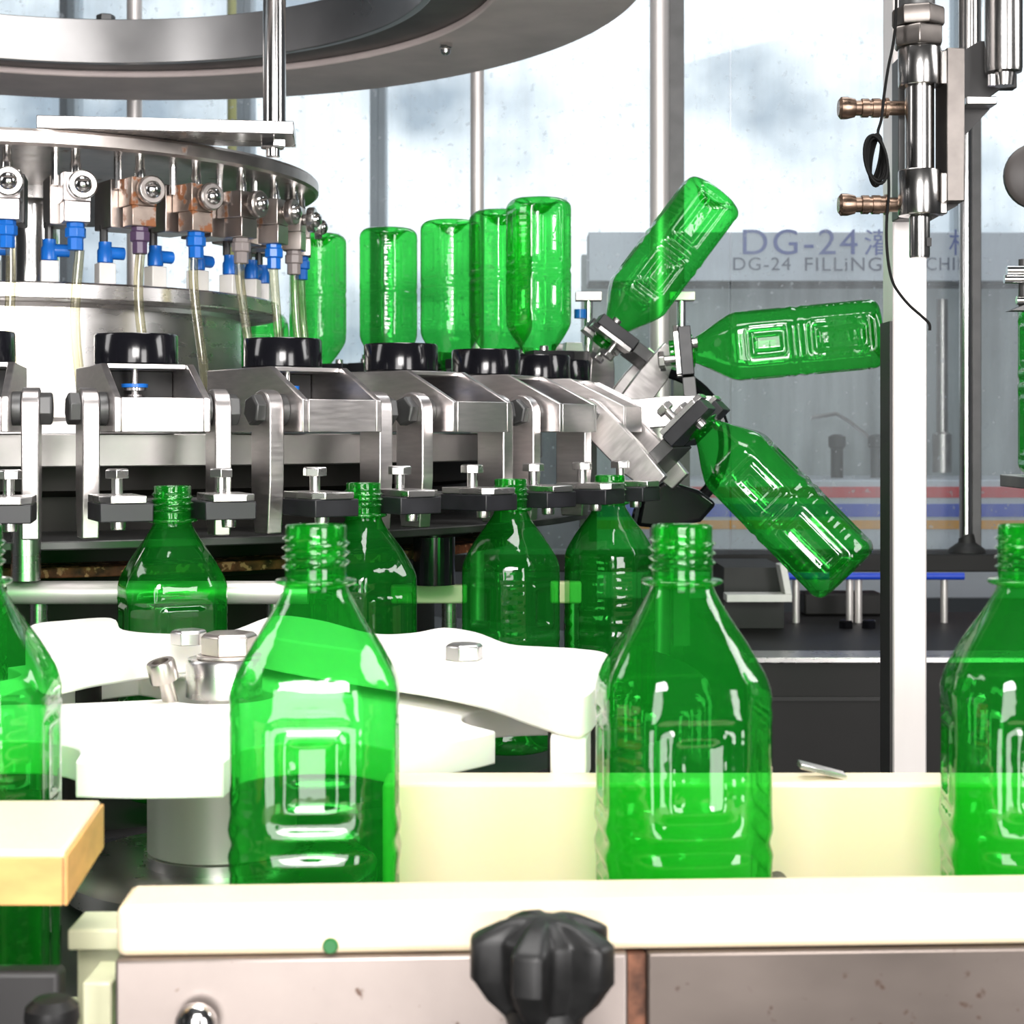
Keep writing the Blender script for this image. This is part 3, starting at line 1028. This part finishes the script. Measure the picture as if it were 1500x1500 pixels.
for px, s in ((1310, 1), (1380, 1)):
    p = at(px, 0, 3.5)
    z0 = at(0, 703, YN).z
    part(nb, 'filling_valve', MB().lathe([(.02, z0 + .01), (.02, z0 + .09), (.012, z0 + .095), (.012, zb - .02)], 16, (p.x, 3.5, 0)), 'steel_old', origin=o)
hz = MB()
hz.tube([at(1188, 612, 3.5), at(1225, 606, 3.5), at(1245, 618, 3.5), at(1285, 650, 3.5)], .004, 8)
part(nb, 'drain_tube', hz, 'steel_old', origin=o)
solo('wall_conduit', MB().cyl((at(341, 0, 4.2).x, 4.2, -.4), (at(338, 0, 4.2).x, 4.2, 2.6), .012, n=12), 'yellow', 'yellow conduit far behind the overhead ring', 'pipe')

# lower framework to the right, under the base rail
zt_ap = at(0, 962, 2.10).z
o = (.75, 2.1, -Z0)
ap = thing('machine_apron', 'dark grey machine front with a bright steel top edge, behind the square post', 'cabinet', o)
part(ap, 'panel', MB().box2(at(1095, 0, 2.1).x, 1.8, 2.10, 2.13, -Z0, zt_ap - .007), 'apron', origin=o)
part(ap, 'top_edge', MB().box2(at(1095, 0, 2.1).x, 1.8, 2.092, 2.16, zt_ap - .007, zt_ap), 'steel', 0.001, origin=o)
part(ap, 'seam', MB().box2(at(1100, 0, 2.1).x, at(1300, 0, 2.1).x, 2.096, 2.10, at(0, 1026, 2.1).z, at(0, 1020, 2.1).z), 'dark', origin=o)
part(ap, 'shelf', MB().box2(at(1095, 0, 2.1).x, 1.8, 2.161, 2.66, zt_ap - .012, zt_ap - .004), 'apron', origin=o)
solo('blue_rail', MB().cyl(at(1152, 844, 2.5), at(1412, 844, 2.5), .0055, n=12), 'blue_stripe', 'thin blue rail under the striped filler', 'rail')
for k, (px, lab) in enumerate(((1168, 'thin steel rod beneath the left end of the blue rail'), (1247, 'thin steel rod with a nut at its foot, middle left of the blue rail'),
                               (1260, 'thin steel rod with a nut at its foot, beside its twin'), (1386, 'thin steel rod right of the square post under the blue rail'))):
    p = at(px, 0, 2.5)
    o = (p.x, 2.5, zt_ap - .004)
    t = thing('frame_rod', lab, 'rod', o, group='rods under the blue rail')
    part(t, 'rod', MB().cyl((p.x, 2.512, zt_ap - .004), (p.x, 2.512, rail_z - .028), .0055, n=12), 'post', origin=o)
    if k in (1, 2):
        b_ = MB()
        hexhead(b_, (p.x + (-.02 if k == 1 else .0), 2.44, zt_ap - .004), (0, 0, 1), .011, .012)
        part(t, 'foot_nut', b_, 'black', origin=o)
o = (at(1110, 0, 2.4).x, 2.4, at(0, 880, 2.4).z)
fr = thing('angle_frame', 'pale L-shaped frame piece right of the second large bottle neck', 'frame', o)
part(fr, 'flat', MB().box2(at(1062, 0, 2.4).x, at(1157, 0, 2.4).x, 2.38, 2.42, at(0, 880, 2.4).z, at(0, 869, 2.4).z), 'white_block', 0.001, origin=o)
part(fr, 'upright', MB().prism([(at(1147, 0, 2.4).x, at(0, 869, 2.4).z), (at(1157, 0, 2.4).x, at(0, 869, 2.4).z), (at(1149, 0, 2.4).x, at(0, 826, 2.4).z), (at(1139, 0, 2.4).x, at(0, 826, 2.4).z)], 2.38, 2.42, 'y'), 'white_block', 0.001, origin=o)
part(fr, 'dark_box', MB().box2(at(1062, 0, 2.42).x, at(1150, 0, 2.42).x, 2.43, 2.6, zt_ap - .003, at(0, 832, 2.42).z), 'dark', origin=o)
solo('grey_box', MB().box2(at(1175, 0, 2.62).x, at(1290, 0, 2.62).x, 2.60, 2.66, zt_ap - .003, at(0, 868, 2.62).z), 'apron', 'dark grey box behind the thin rods under the blue rail', 'box', 0.003)

# ------------------------------------------------------------------ square post with the sensor mount
YP = 1.30
xl, xr = at(1308, 0, YP).x, at(1358, 0, YP).x
o = ((xl + xr) / 2, YP + .018, -Z0)
sp = thing('square_post', 'pale square steel post standing on the floor, rod clamp on its upper part', 'post', o)
part(sp, 'tube', MB().box2(xl, xr, YP, YP + .036, -Z0, 1.0), 'post', 0.0015, origin=o)
part(sp, 'shaded_side', MB().box2(xl - .002, xl - .0001, YP + .002, YP + .036, -Z0, at(0, 470, YP).z), 'dark', origin=o, label='shade on one side, laid on as a dark strip')  # strip added to darken the post's shaded left face
Y1 = 1.245
cx = at(1347, 0, Y1).x


def zz(py, Y=Y1):
    return at(0, py, Y).z


k = Y1 / F
o = (cx, Y1, zz(378))
sm = thing('rod_clamp', 'steel rod clamp with hexagonal nuts and brass spring pins on the square post', 'clamp', o)
part(sm, 'rod', MB().lathe([(14 * k, zz(378)), (15 * k, zz(374)), (15 * k, zz(318)), (21 * k, zz(316)), (21 * k, zz(-30))], 32, (cx, Y1, 0)), 'satin', origin=o)
part(sm, 'rod_slot', MB().box2(cx + 7 * k, cx + 14 * k, Y1 - 14.5 * k, Y1 - 9 * k, zz(362), zz(350)), 'dark', origin=o)
part(sm, 'upper_sleeve', MB().lathe([(25 * k, zz(11)), (26 * k, zz(8)), (26 * k, zz(-40))], 32, (cx - 4 * k, Y1, 0)), 'steel_dark', origin=o)
part(sm, 'hex_nut', MB().lathe([(36 * k, zz(70)), (38 * k, zz(66)), (38 * k, zz(44)), (36 * k, zz(41))], 6, (cx - 2 * k, Y1, 0), phase=.35), 'nut_steel', 0.0006, origin=o)
part(sm, 'hex_nut', MB().lathe([(36 * k, zz(40)), (38 * k, zz(36)), (38 * k, zz(16)), (36 * k, zz(12))], 6, (cx - 2 * k, Y1, 0), phase=.75), 'nut_steel', 0.0006, origin=o)
for y0, y1 in ((127, 71), (316, 250)):
    part(sm, 'collar', MB().lathe([(30 * k, zz(y0)), (31 * k, zz(y0 - 2)), (31 * k, zz(y1 + 2)), (30 * k, zz(y1))], 40, (cx, Y1, 0)), 'satin', origin=o)
    part(sm, 'collar_arm', MB().box2(cx + 20 * k, at(1386, 0, Y1).x, Y1 - 8 * k, Y1 + 20 * k, zz(y0 - 2), zz(y1 + 4)), 'satin', 0.0008, origin=o)
part(sm, 'back_plate', MB().box2(at(1381, 0, Y1).x, at(1407, 0, Y1).x, Y1 - .012, Y1 + .022, zz(298), zz(75)), 'nut_steel', 0.0008, origin=o)
part(sm, 'gusset', MB().prism([(at(1366, 0, Y1).x, zz(322)), (at(1405, 0, Y1).x, zz(300)), (at(1405, 0, Y1).x, zz(297)), (at(1366, 0, Y1).x, zz(297))], Y1 + .003, Y1 + .02, 'y'), 'dark', origin=o)
part(sm, 'mount_plate', MB().box2(xl - .001, at(1384, 0, Y1).x, Y1 + .032, YP - .0005, zz(312), zz(70)), 'steel_dark', 0.0008, origin=o)
for py in (150, 294):
    q = MB()
    z_ = zz(py)
    x_ = at(1310, 0, Y1).x
    q.lathe_along((x_ + .014, Y1 + .022, z_), (-1, 0, 0), [(.0055, 0), (.0055, .0135), (.0078, .0138), (.0078, .0165), (.0066, .0168), (.0066, .020), (.0073, .0203), (.0073, .026), (.0062, .0263), (.0062, .0285),
                   (.0072, .0288), (.0072, .034), (.0058, .0345), (.0058, .0385), (.0070, .039), (.0085, .045), (.0085, .0495), (.006, .0515)], 20)
    part(sm, 'spring_pin', q, 'brass', origin=o, label='tarnished brass spring pin')
# cable with a tied coil
cab = MB()
YC = 1.232
path = [(1313, -20), (1312, 30), (1308, 66), (1301, 100), (1295, 140), (1291, 175), (1286, 195), (1292, 215), (1300, 240), (1302, 280), (1299, 320), (1299, 360), (1303, 395), (1311, 420), (1330, 445), (1350, 463), (1361, 474), (1362, 484)]


def spline(pts, n=6):
    out = []
    for i in range(len(pts) - 1):
        p0, p1, p2, p3 = pts[max(i - 1, 0)], pts[i], pts[i + 1], pts[min(i + 2, len(pts) - 1)]
        for j in range(n):
            t = j / n
            out.append(tuple(.5 * ((2 * b) + (-a + c) * t + (2 * a - 5 * b + 4 * c - d) * t * t + (-a + 3 * b - 3 * c + d) * t ** 3) for a, b, c, d in zip(p0, p1, p2, p3)))
    out.append(tuple(pts[-1]))
    return out


cab.tube([at(px, py, YC) for px, py in spline(path)], .0011, 8)
o = tuple(at(1312, 484, YC))
cb = thing('sensor_cable', 'thin black cable with a tied coil hanging along the square post', 'cable', o)
part(cb, 'wire', cab, 'cable', origin=o)
co = MB()
for j in range(7):
    pts = []
    for q in range(28):
        a = 2 * PI * q / 28
        w = 6 + 1.7 * j
        tilt = (j - 3) * 2.2
        pts.append(at(1283 + w * math.cos(a) + tilt * math.sin(a) * .8, 233 + (31 + (j * 5 % 4) * 2.2) * math.sin(a) + (j * 3 % 5) - 2, YC - .0016 * (j - 2) + .001 * math.sin(3 * a + j)))
    co.tube(pts, .0012, 6, closed=True)
part(cb, 'coil', co, 'cable', origin=o)

# actuator at the upper right
Y2 = 1.33
o = tuple(at(1470, 130, Y2))
ac = thing('air_cylinder', 'upright steel cylinder on a dark angled bracket in the upper right', 'cylinder', o)
ax = at(1470, 0, Y2).x
k2 = Y2 / F
part(ac, 'barrel', MB().lathe([(14 * k2, at(0, 126, Y2).z), (17 * k2, at(0, 108, Y2).z), (26 * k2, at(0, 106, Y2).z), (27 * k2, at(0, 100, Y2).z), (27 * k2, at(0, -40, Y2).z)], 36, (ax, Y2, 0)), 'satin', origin=o)
part(ac, 'end_screw', MB().lathe([(6 * k2, at(0, 128, Y2).z), (6 * k2, at(0, 112, Y2).z)], 12, (at(1449, 0, Y2).x, Y2 - .006, 0)), 'polished', origin=o)
part(ac, 'bracket', MB().prism([(at(1408, 0, Y2).x, at(0, 74, Y2).z), (at(1444, 0, Y2).x, at(0, 52, Y2).z), (at(1500, 0, Y2).x, at(0, 52, Y2).z), (at(1500, 0, Y2).x, at(0, 122, Y2).z), (at(1478, 0, Y2).x, at(0, 122, Y2).z), (at(1447, 0, Y2).x, at(0, 145, Y2).z), (at(1408, 0, Y2).x, at(0, 147, Y2).z)], Y2 + .018, Y2 + .03, 'y'), 'dark', 0.0008, origin=o)
part(ac, 'shelf', MB().box2(at(1406, 0, Y2).x, at(1450, 0, Y2).x, Y2 - .02, Y2 + .03, at(0, 160, Y2).z, at(0, 148.5, Y2).z), 'satin', 0.0008, origin=o)
part(ac, 'shelf_gusset', MB().prism([(at(1406, 0, Y2).x, at(0, 160, Y2).z), (at(1450, 0, Y2).x, at(0, 160, Y2).z), (at(1408, 0, Y2).x, at(0, 204, Y2).z)], Y2, Y2 + .012, 'y'), 'dark', origin=o)
part(ac, 'rear_tube', MB().cyl((at(1419, 0, 1.42).x, 1.42, at(0, 150, 1.42).z), (at(1419, 0, 1.42).x, 1.42, 1.0), .0085, n=20), 'satin', origin=o)
solo('round_cover', MB().lathe([(.006, -.008), (.024, -.006), (.026, -.002), (.026, .003), (.022, .006), (.002, .008)], 32, mat=Matrix.Translation(at(1519, 258, 1.3)) @ Matrix.Rotation(PI / 2, 4, 'X')),
     'brown_cap', 'brown round cap cut by the right frame edge, below the upright cylinder', 'cap')
o = tuple(at(1490, 450, 1.35))
nf = thing('spray_fixture', 'small steel spray fixture at the right frame edge level with the lettering', 'fixture', o)
for py, l in ((396, 30), (409, 34), (440, 16)):
    q = MB()
    q.cyl(at(1505 - l, py, 1.35), at(1510, py, 1.35), .0035, n=12)
    part(nf, 'pin', q, 'polished', origin=o)
part(nf, 'stem', MB().cyl(at(1501, 455, 1.36), at(1501, 380, 1.36), .005, n=14), 'steel_dark', origin=o)
part(nf, 'foot', MB().prism([tuple(at(1480, 455, 1.35).xz), tuple(at(1510, 455, 1.35).xz), tuple(at(1510, 442, 1.35).xz)], 1.345, 1.365, 'y'), 'steel_dark', origin=o)
q = at(1489, 705, 1.45)
solo('bottle_ledge', MB().box2(q.x, q.x + .08, 1.40, 1.50, at(0, 718, 1.4).z, at(0, 699, 1.4).z), 'steel_old', 'small steel ledge at the right frame edge beside the striped machine', 'ledge', 0.001)
bottle('green bottle at the right frame edge standing on a small ledge, only a sliver showing',
       Matrix.Translation(Vector((at(1497, 0, 1.45).x + .036, 1.45, at(0, 699, 1.4).z))), 'green bottles far behind the rinser')

# ------------------------------------------------------------------ pipe rail and its posts below the rinser
YR = 1.215
zr_ = at(0, 868, YR).z
o = (-.25, YR, -.262)
pr = thing('pipe_rail', 'bright horizontal steel pipe below the grippers, on a short post', 'rail', o)
part(pr, 'pipe', MB().cyl((at(-90, 0, YR).x, YR, zr_), (at(452, 0, YR).x, YR, zr_), .0085, n=24), 'post', origin=o)
for px in (50, 400):
    part(pr, 'post', MB().cyl((at(px, 0, YR).x, YR + .012, -.262), (at(px, 0, YR).x, YR + .012, zr_ + .004), .0065, n=16), 'steel', origin=o)
YB = 1.43
zb_ = at(0, 869, YB).z
for k, (xa, xb, px, lab) in enumerate(((572, 684, 657, 'short yellowish guide bar below the black roller'), (806, 852, 838, 'short pale guide bar between two hanging bottles'))):
    o = (at(xa, 0, YB).x, YB, -.262)
    br = thing('back_guide_bar', lab, 'bar', o)
    part(br, 'bar', MB().box2(at(xa, 0, YB).x, at(xb, 0, YB).x, YB, YB + .012, zb_ - .009, zb_ + .007 + .003 * k), 'pale_frame' if k == 0 else 'cream', 0.002, origin=o)
    part(br, 'post', MB().cyl((at(px, 0, YB).x, YB + .019, -.262), (at(px, 0, YB).x, YB + .019, zb_ + .006), .0065, n=14), 'steel', origin=o)
solo('standoff', MB().cyl(at(38, 850, 1.20), at(38, 768, 1.20), .0105, n=20), 'steel', 'bright steel standoff above the pipe near the left frame edge', 'standoff')
o = tuple(at(636, 856, 1.62))
so = thing('guide_roller', 'black upright roller between the hanging bottles', 'roller', o)
part(so, 'roller', MB().cyl(at(636, 856, 1.40), at(636, 786, 1.40), .0175, n=24), 'black', origin=o)
part(so, 'spindle', MB().cyl(at(636, 786, 1.40), at(636, 772, 1.40), .006, n=12), 'steel_dark', origin=o)
# flip guide: a dark curved bar around the swinging bottles
a_ = math.radians(77)
er = Vector((math.sin(a_), -math.cos(a_), 0))
cen = Vector((CX, CY, 0)) + er * .680 + Vector((0, .16, -.012))
pts = [cen + er * (.078 * math.cos(t)) + Vector((0, 0, .078 * math.sin(t))) for t in [math.radians(d) for d in range(-105, 80, 6)]]
solo('flip_guide', MB().tube(pts, .0068, 10), 'black', 'dark curved guide bar looping behind the swung bottles', 'guide')
q = at(990, 770, 1.66)
solo('cam_block', MB().prism([(q.x - .040, q.z), (q.x - .012, q.z - .003), (q.x + .024, q.z + .004), (q.x + .040, q.z + .022), (q.x + .022, q.z + .036), (q.x - .010, q.z + .046), (q.x - .034, q.z + .030)], 1.65, 1.70, 'y'),
     'black', 'black cam block under the swung grippers, above the second large bottle neck', 'block', 0.004)
# rods with square caps behind the swung bottles
for px, lab in ((862, 'square-capped rod with a blue plug left of the leaning bottle'), (998, 'square-capped rod right of the leaning bottle, before the enclosure post')):
    Yc = 2.05
    p = at(px, 0, Yc)
    o = (p.x, Yc, at(0, 520, Yc).z)
    t = thing('capped_rod', lab, 'rod', o, group='square-capped rods behind the swung bottles')
    part(t, 'rod', MB().cyl((p.x, Yc, at(0, 530, Yc).z), (p.x, Yc, at(0, 440, Yc).z), .0055, n=14), 'polished', origin=o)
    part(t, 'cap', MB().box2(p.x - .016, p.x + .016, Yc - .012, Yc + .012, at(0, 441, Yc).z, at(0, 428, Yc).z), 'steel_old', 0.0008, origin=o)
    if px < 900:
        part(t, 'plug', MB().cyl((at(849, 0, Yc).x, Yc - .02, at(0, 468, Yc).z), (at(849, 0, Yc).x, Yc - .02, at(0, 455, Yc).z), .0075, n=14), 'blue', origin=o, label='blue plug')
    part(t, 'stand', MB().box2(p.x - .010, p.x + .010, Yc - .006, Yc + .03, -.262, at(0, 528, Yc).z), 'steel_dark', origin=o)

# ------------------------------------------------------------------ star wheel and white guide plates
WX, WY, WR = -.165, .950, .194
o = (WX, WY, -.262)
sw = thing('bottle_starwheel', 'white plastic star wheel on a steel hub with a large hexagonal bolt', 'wheel', o)


def wheel_plate(z0, z1):
    v, f = [], []
    n = 180
    for k in range(n):
        th = 2 * PI * k / n                   # 0 = towards the camera, growing to the right
        R = WR
        for pc in (22, 67, 112, 157, 202, 247, 292, 337):
            d = math.radians(pc)
            # pocket circle of radius .042 centred on the rim
            ang = (th - d + PI) % (2 * PI) - PI
            s = .040 ** 2 - (WR * math.sin(ang)) ** 2
            if abs(ang) < PI / 2 and s > 0:
                R = min(R, WR * math.cos(ang) - math.sqrt(s))
        deg = math.degrees(th)
        inner = .030
        if 205 < deg < 294:
            inner = min(.125, .030 + .095 * sstep(205, 214, deg) * (1 - sstep(285, 294, deg)))
        for r in (inner, R):
            x, y = WX + r * math.sin(th), WY - r * math.cos(th)
            v.append((x, y, z0))
            v.append((x, y, z1))
    for k in range(n):
        a, b = 4 * k, 4 * ((k + 1) % n)
        f += [(a, b, b + 2, a + 2), (a + 1, a + 3, b + 3, b + 1), (a + 2, b + 2, b + 3, a + 3), (a, a + 1, b + 1, b)]
    return MB().poly(v, f)


part(sw, 'wheel_plate', wheel_plate(-.1665, -.1500), 'white_hdpe', 0.0015, origin=o)
part(sw, 'hub', MB().lathe([(.0215, -.1499), (.0215, -.130), (.0205, -.1285), (.004, -.1285)], 40, (WX + .001, WY, 0)), 'steel', origin=o)
part(sw, 'lower_hub', MB().lathe([(.042, -.2365), (.042, -.1672)], 40, (WX, WY, 0)), 'post', 0.001, origin=o)
part(sw, 'base_flange', MB().lathe([(.088, -.2560), (.088, -.2465), (.082, -.2425), (.044, -.2425), (.044, -.2366)], 64, (WX, WY, 0)), 'steel', origin=o)
hb = MB()
hb.lathe([(.0185, -.1284), (.0185, -.1265)], 32, (WX + .004, WY, 0))
hexhead(hb, (WX + .004, WY, -.1265), (0, 0, 1), .0160, .0125)
part(sw, 'hub_bolt', hb, 'steel_old', 0.0006, origin=o)
sk = MB()
p0 = at(252, 1036, .93)
p1 = at(236, 975, .925)
d = (p1 - p0).normalized()
sk.cyl(p0 - d * .004, p0 + d * .016, .0042, n=16)
sk.lathe_along(p0 + d * .016, d, [(.0078, 0), (.0080, .0008), (.0080, .0105), (.0074, .0115), (.0048, .0115), (.0048, .006), (.0005, .006)], 24)
part(sw, 'socket_screw', sk, 'steel_old', origin=o)


def plan(px, py, z):
    Y = -z * F / (py - HOR)
    return ((px - 750) / F * Y, Y)


def smooth_outline(pts, n=5):
    P = pts[-1:] + pts + pts[:2]
    out = []
    for i in range(1, len(P) - 2):
        p0, p1, p2, p3 = P[i - 1], P[i], P[i + 1], P[i + 2]
        for j in range(n):
            t = j / n
            out.append(tuple(.5 * ((2 * b) + (-a + c) * t + (2 * a - 5 * b + 4 * c - e) * t * t + (-a + 3 * b - 3 * c + e) * t ** 3) for a, b, c, e in zip(p0, p1, p2, p3)))
    return out


zt_ = -.1235
outline = [plan(*q, zt_) for q in ((60, 962), (150, 952), (240, 940), (300, 934), (350, 926), (440, 940), (560, 957), (650, 970), (720, 985), (780, 1004), (830, 1016), (862, 1014),
                                   (884, 985), (892, 958), (850, 950), (800, 947), (748, 943), (700, 926), (650, 919), (600, 927), (545, 927), (470, 908), (400, 902), (330, 925), (250, 928), (182, 922), (165, 905), (100, 908), (40, 918))]
o = (-.1, 1.0, -.262)
gp = thing('guide_plate', 'white plastic curved guide plate behind the hub, bolted, holding back the bottles', 'guide', o)
part(gp, 'plate', MB().prism(smooth_outline(outline), -.1440, zt_, 'z'), 'white_hdpe', 0.0015, origin=o)
for px, py in ((680, 966), (276, 944)):
    x_, y_ = plan(px, py, zt_)
    b_ = MB()
    hexhead(b_, (x_, y_, zt_ + .0002), (0, 0, 1), .0105, .0085)
    part(gp, 'bolt', b_, 'steel', 0.0005, origin=o)
for px, py in ((838, 1000), (120, 925)):
    x_, y_ = plan(px, py, zt_)
    part(gp, 'leg', MB().cyl((x_, y_, -.262), (x_, y_, -.1442), .012, n=20), 'apron', origin=o)
part(gp, 'end_block', MB().prism([plan(806, 1014, zt_), plan(858, 1016, zt_), plan(882, 975, zt_), plan(815, 965, zt_)], -.1665, -.1442, 'z'), 'white_hdpe', 0.002, origin=o)

# table under the line
o = (0, .9, -.29)
struct_deck = thing('conveyor_table', 'dull steel machine table under the star wheel and the line', 'table', o)
part(struct_deck, 'table_top', MB().box2(-.62, .16, .66, 1.06, -.270, -.2625), 'steel_dark', 0.001, origin=o)
part(struct_deck, 'conveyor_belt', MB().box2(-.62, .80, .655, .745, -.2622, zr - .0004), 'pale_frame', 0.001, origin=o)
part(struct_deck, 'side_frame', MB().box2(-.62, .80, .628, .655, -.30, -.2705), 'dark', origin=o)

# ------------------------------------------------------------------ rails along the line
o = (.3, .77, -.262)
rg = thing('rear_guide_rail', 'cream plastic guide rail standing behind the row of large bottles', 'rail', o)
zt2 = at(0, 1147, .765).z
part(rg, 'rail', MB().box2(at(560, 0, .765).x, .80, .765, .790, -.235, zt2), 'cream', 0.002, origin=o)
part(rg, 'foot', MB().box2(.0, .03, .770, .785, -.2622, -.2352), 'apron', origin=o)
part(rg, 'foot', MB().box2(.30, .33, .770, .785, -.2622, -.2352), 'apron', origin=o)
o_ = at(1142, 1298, .757)
solo('rail_pin', MB().cyl((o_.x, .7648, o_.z), (o_.x, .752, o_.z), .0048, n=16), 'steel_dark', 'dark pin end beside the base of the second large bottle', 'pin')
o_ = at(1165, 1139, .85)
solo('loose_plate', MB().box((0, 0, 0), (.022, .010, .0025), mat=Matrix.Translation((o_.x, .777, zt2 + .0035)) @ Matrix.Rotation(.25, 4, 'Y')), 'steel', 'small steel tab lying on the rear cream rail', 'tab', 0.0004)

# front rail is turned slightly away to the right
RT = Matrix.Translation((-.135, .585, 0)) @ Matrix.Rotation(math.radians(2.6), 4, 'Z')


def rotated(mb):
    bmesh.ops.transform(mb.bm, matrix=RT, verts=mb.bm.verts)
    return mb


ztf = -.1665
fr_ = rotated(MB().box2(-.004, .80, 0, .030, -.1845, ztf))
solo('front_guide_rail', fr_, 'cream', 'cream plastic guide rail in front of the large bottles, steel plates below it', 'rail', 0.003)
xs_ = (at(922, 0, .585).x + .135)
pl = rotated(MB().box2(-.004, xs_, -.0015, .0265, -.30, -.1848))
solo('conveyor_skirt', pl, 'front_plate', 'light steel front plate left of the rusty seam, under the cream rail', 'plate', 0.0012)
pl = rotated(MB().box2(xs_ + .007, .80, -.0015, .0265, -.30, -.1848))
solo('conveyor_skirt', pl, 'front_plate_dark', 'brown pitted steel front plate right of the rusty seam', 'plate', 0.0012)
sm_ = rotated(MB().box2(xs_ + .0004, xs_ + .0066, .0015, .024, -.30, -.1860))
solo('rust_seam', sm_, 'rust', 'rust-filled seam strip between the two front plates', 'strip')
sc_ = MB()
q = at(288, 1500, .580)
sc_.lathe_along((q.x, q.y, q.z), (0, -1, 0), [(.0075, 0), (.0075, .0015), (.006, .004), (.003, .0055), (.0005, .006)], 20)
solo('dome_screw', sc_, 'polished', 'domed steel screw low on the light front plate', 'screw')

M['green_plug'] = pbr('green_plug', (0.01, 0.14, 0.03), 0.4)
q = at(485, 1383, .590)
solo('rail_plug', MB().lathe_along((q.x, q.y + .004, q.z), (0, -1, 0), [(.0028, 0), (.0028, .0065), (.0022, .0072)], 20), 'green_plug', 'small round green plug in the front cream rail', 'plug')

# star knob
kx, ky, kz = at(798, 0, .545).x, .545, at(0, 1404, .545).z
o = (kx, ky, kz - .05)
kn = thing('star_knob', 'black five-lobed plastic hand knob in front of the cream rail', 'knob', o)
n = 100


def star_r(th):
    c = .5 + .5 * math.cos(5 * (th + 0.576))
    return .0152 + .0092 * sstep(.18, .86, c)


rows = [(.56, -.019), (.80, -.0125), (.96, -.0062), (1.0, -.0052), (1.0, .0060), (.985, .0072), (.90, .0086), (.60, .0120), (.40, .0134), (.02, .0136)]
v, f = [], []
for s, z in rows:
    for k in range(n):
        th = 2 * PI * k / n
        r = star_r(th)
        if s < .9:
            r = r * s if z > 0 else (.0165 * (1 - s) + r * s) * s * 1.05
        else:
            r *= s
        v.append((kx + r * math.cos(th), ky + r * math.sin(th), kz + z))
for i in range(len(rows) - 1):
    for k in range(n):
        k2 = (k + 1) % n
        f.append((i * n + k, i * n + k2, (i + 1) * n + k2, (i + 1) * n + k))
f.append(tuple(range(n - 1, -1, -1)))
f.append(tuple(range((len(rows) - 1) * n, len(rows) * n)))
part(kn, 'grip', MB().poly(v, f), 'knob', angle=42, origin=o)
part(kn, 'stem', MB().lathe([(.0125, -.09), (.0125, -.02), (.0135, -.018), (.0125, -.015)], 32, (kx, ky, kz)), 'knob', origin=o)

# left foreground: cream block, pale frame, dark knob
o = tuple(at(60, 1320, .60))
gb = thing('guide_block', 'cream plastic guide block with a rough-cut tan end, at the left frame edge', 'block', o)
zb0, zb1 = -.1625, -.1435
pl0 = [(-.30, .574), plan(96, 1247, zb1), plan(150, 1172, zb1), (-.30, .650)]
part(gb, 'block', MB().prism([(p[0] - (.0008 if 0 < i < 3 else 0), p[1] + (.0008 if i < 2 else 0)) for i, p in enumerate(pl0)], zb0, zb1, 'z'), 'cream', 0.001, origin=o)
cut = [(pl0[1][0] - .0006, pl0[1][1]), (pl0[1][0] + .0006, pl0[1][1] - .0002), (pl0[2][0] + .0006, pl0[2][1]), (pl0[2][0] - .0006, pl0[2][1])]
part(gb, 'cut_end', MB().prism(cut, zb0 + .0004, zb1 - .0015, 'z'), 'cream_cut', 0.0003, origin=o, label='rough tan sawn end')
part(gb, 'front_face', MB().box2(-.30, pl0[1][0] - .001, pl0[1][1] - .0006, pl0[1][1] + .0006, zb0 + .0006, zb1 - .002), 'cream_cut', 0.0003, origin=o, label='tan sawn front face')
o = tuple(at(120, 1500, .66))
pf = thing('pale_frame', 'pale green-cream frame in the gap left of the front rail', 'frame', o)
part(pf, 'ledge', MB().box2(at(88, 0, .62).x, at(178, 0, .62).x, .63, .655, -.196, -.188), 'pale_frame', 0.001, origin=o)
part(pf, 'upright', MB().box2(at(120, 0, .60).x, at(163, 0, .60).x, .600, .625, -.26, -.198), 'pale_frame', 0.001, origin=o)
part(pf, 'web', MB().box2(at(92, 0, .62).x, at(165, 0, .62).x, .64, .65, -.30, -.1965), 'pale_frame', 0.001, origin=o)
q = at(0, 1420, .60)
solo('dark_bracket', MB().box2(-.30, at(90, 0, .60).x, .597, .607, -.30, q.z), 'dark', 'dark bracket plate under the cream block at the bottom left', 'bracket', 0.002)
kq = at(76, 1500, .56)
solo('round_knob', MB().lathe([(.005, -.03), (.005, -.004), (.0080, -.002), (.0092, .002), (.0088, .006), (.006, .0085), (.001, .009)], 32, tuple(kq)), 'knob',
     'black round knob at the bottom left corner', 'knob')
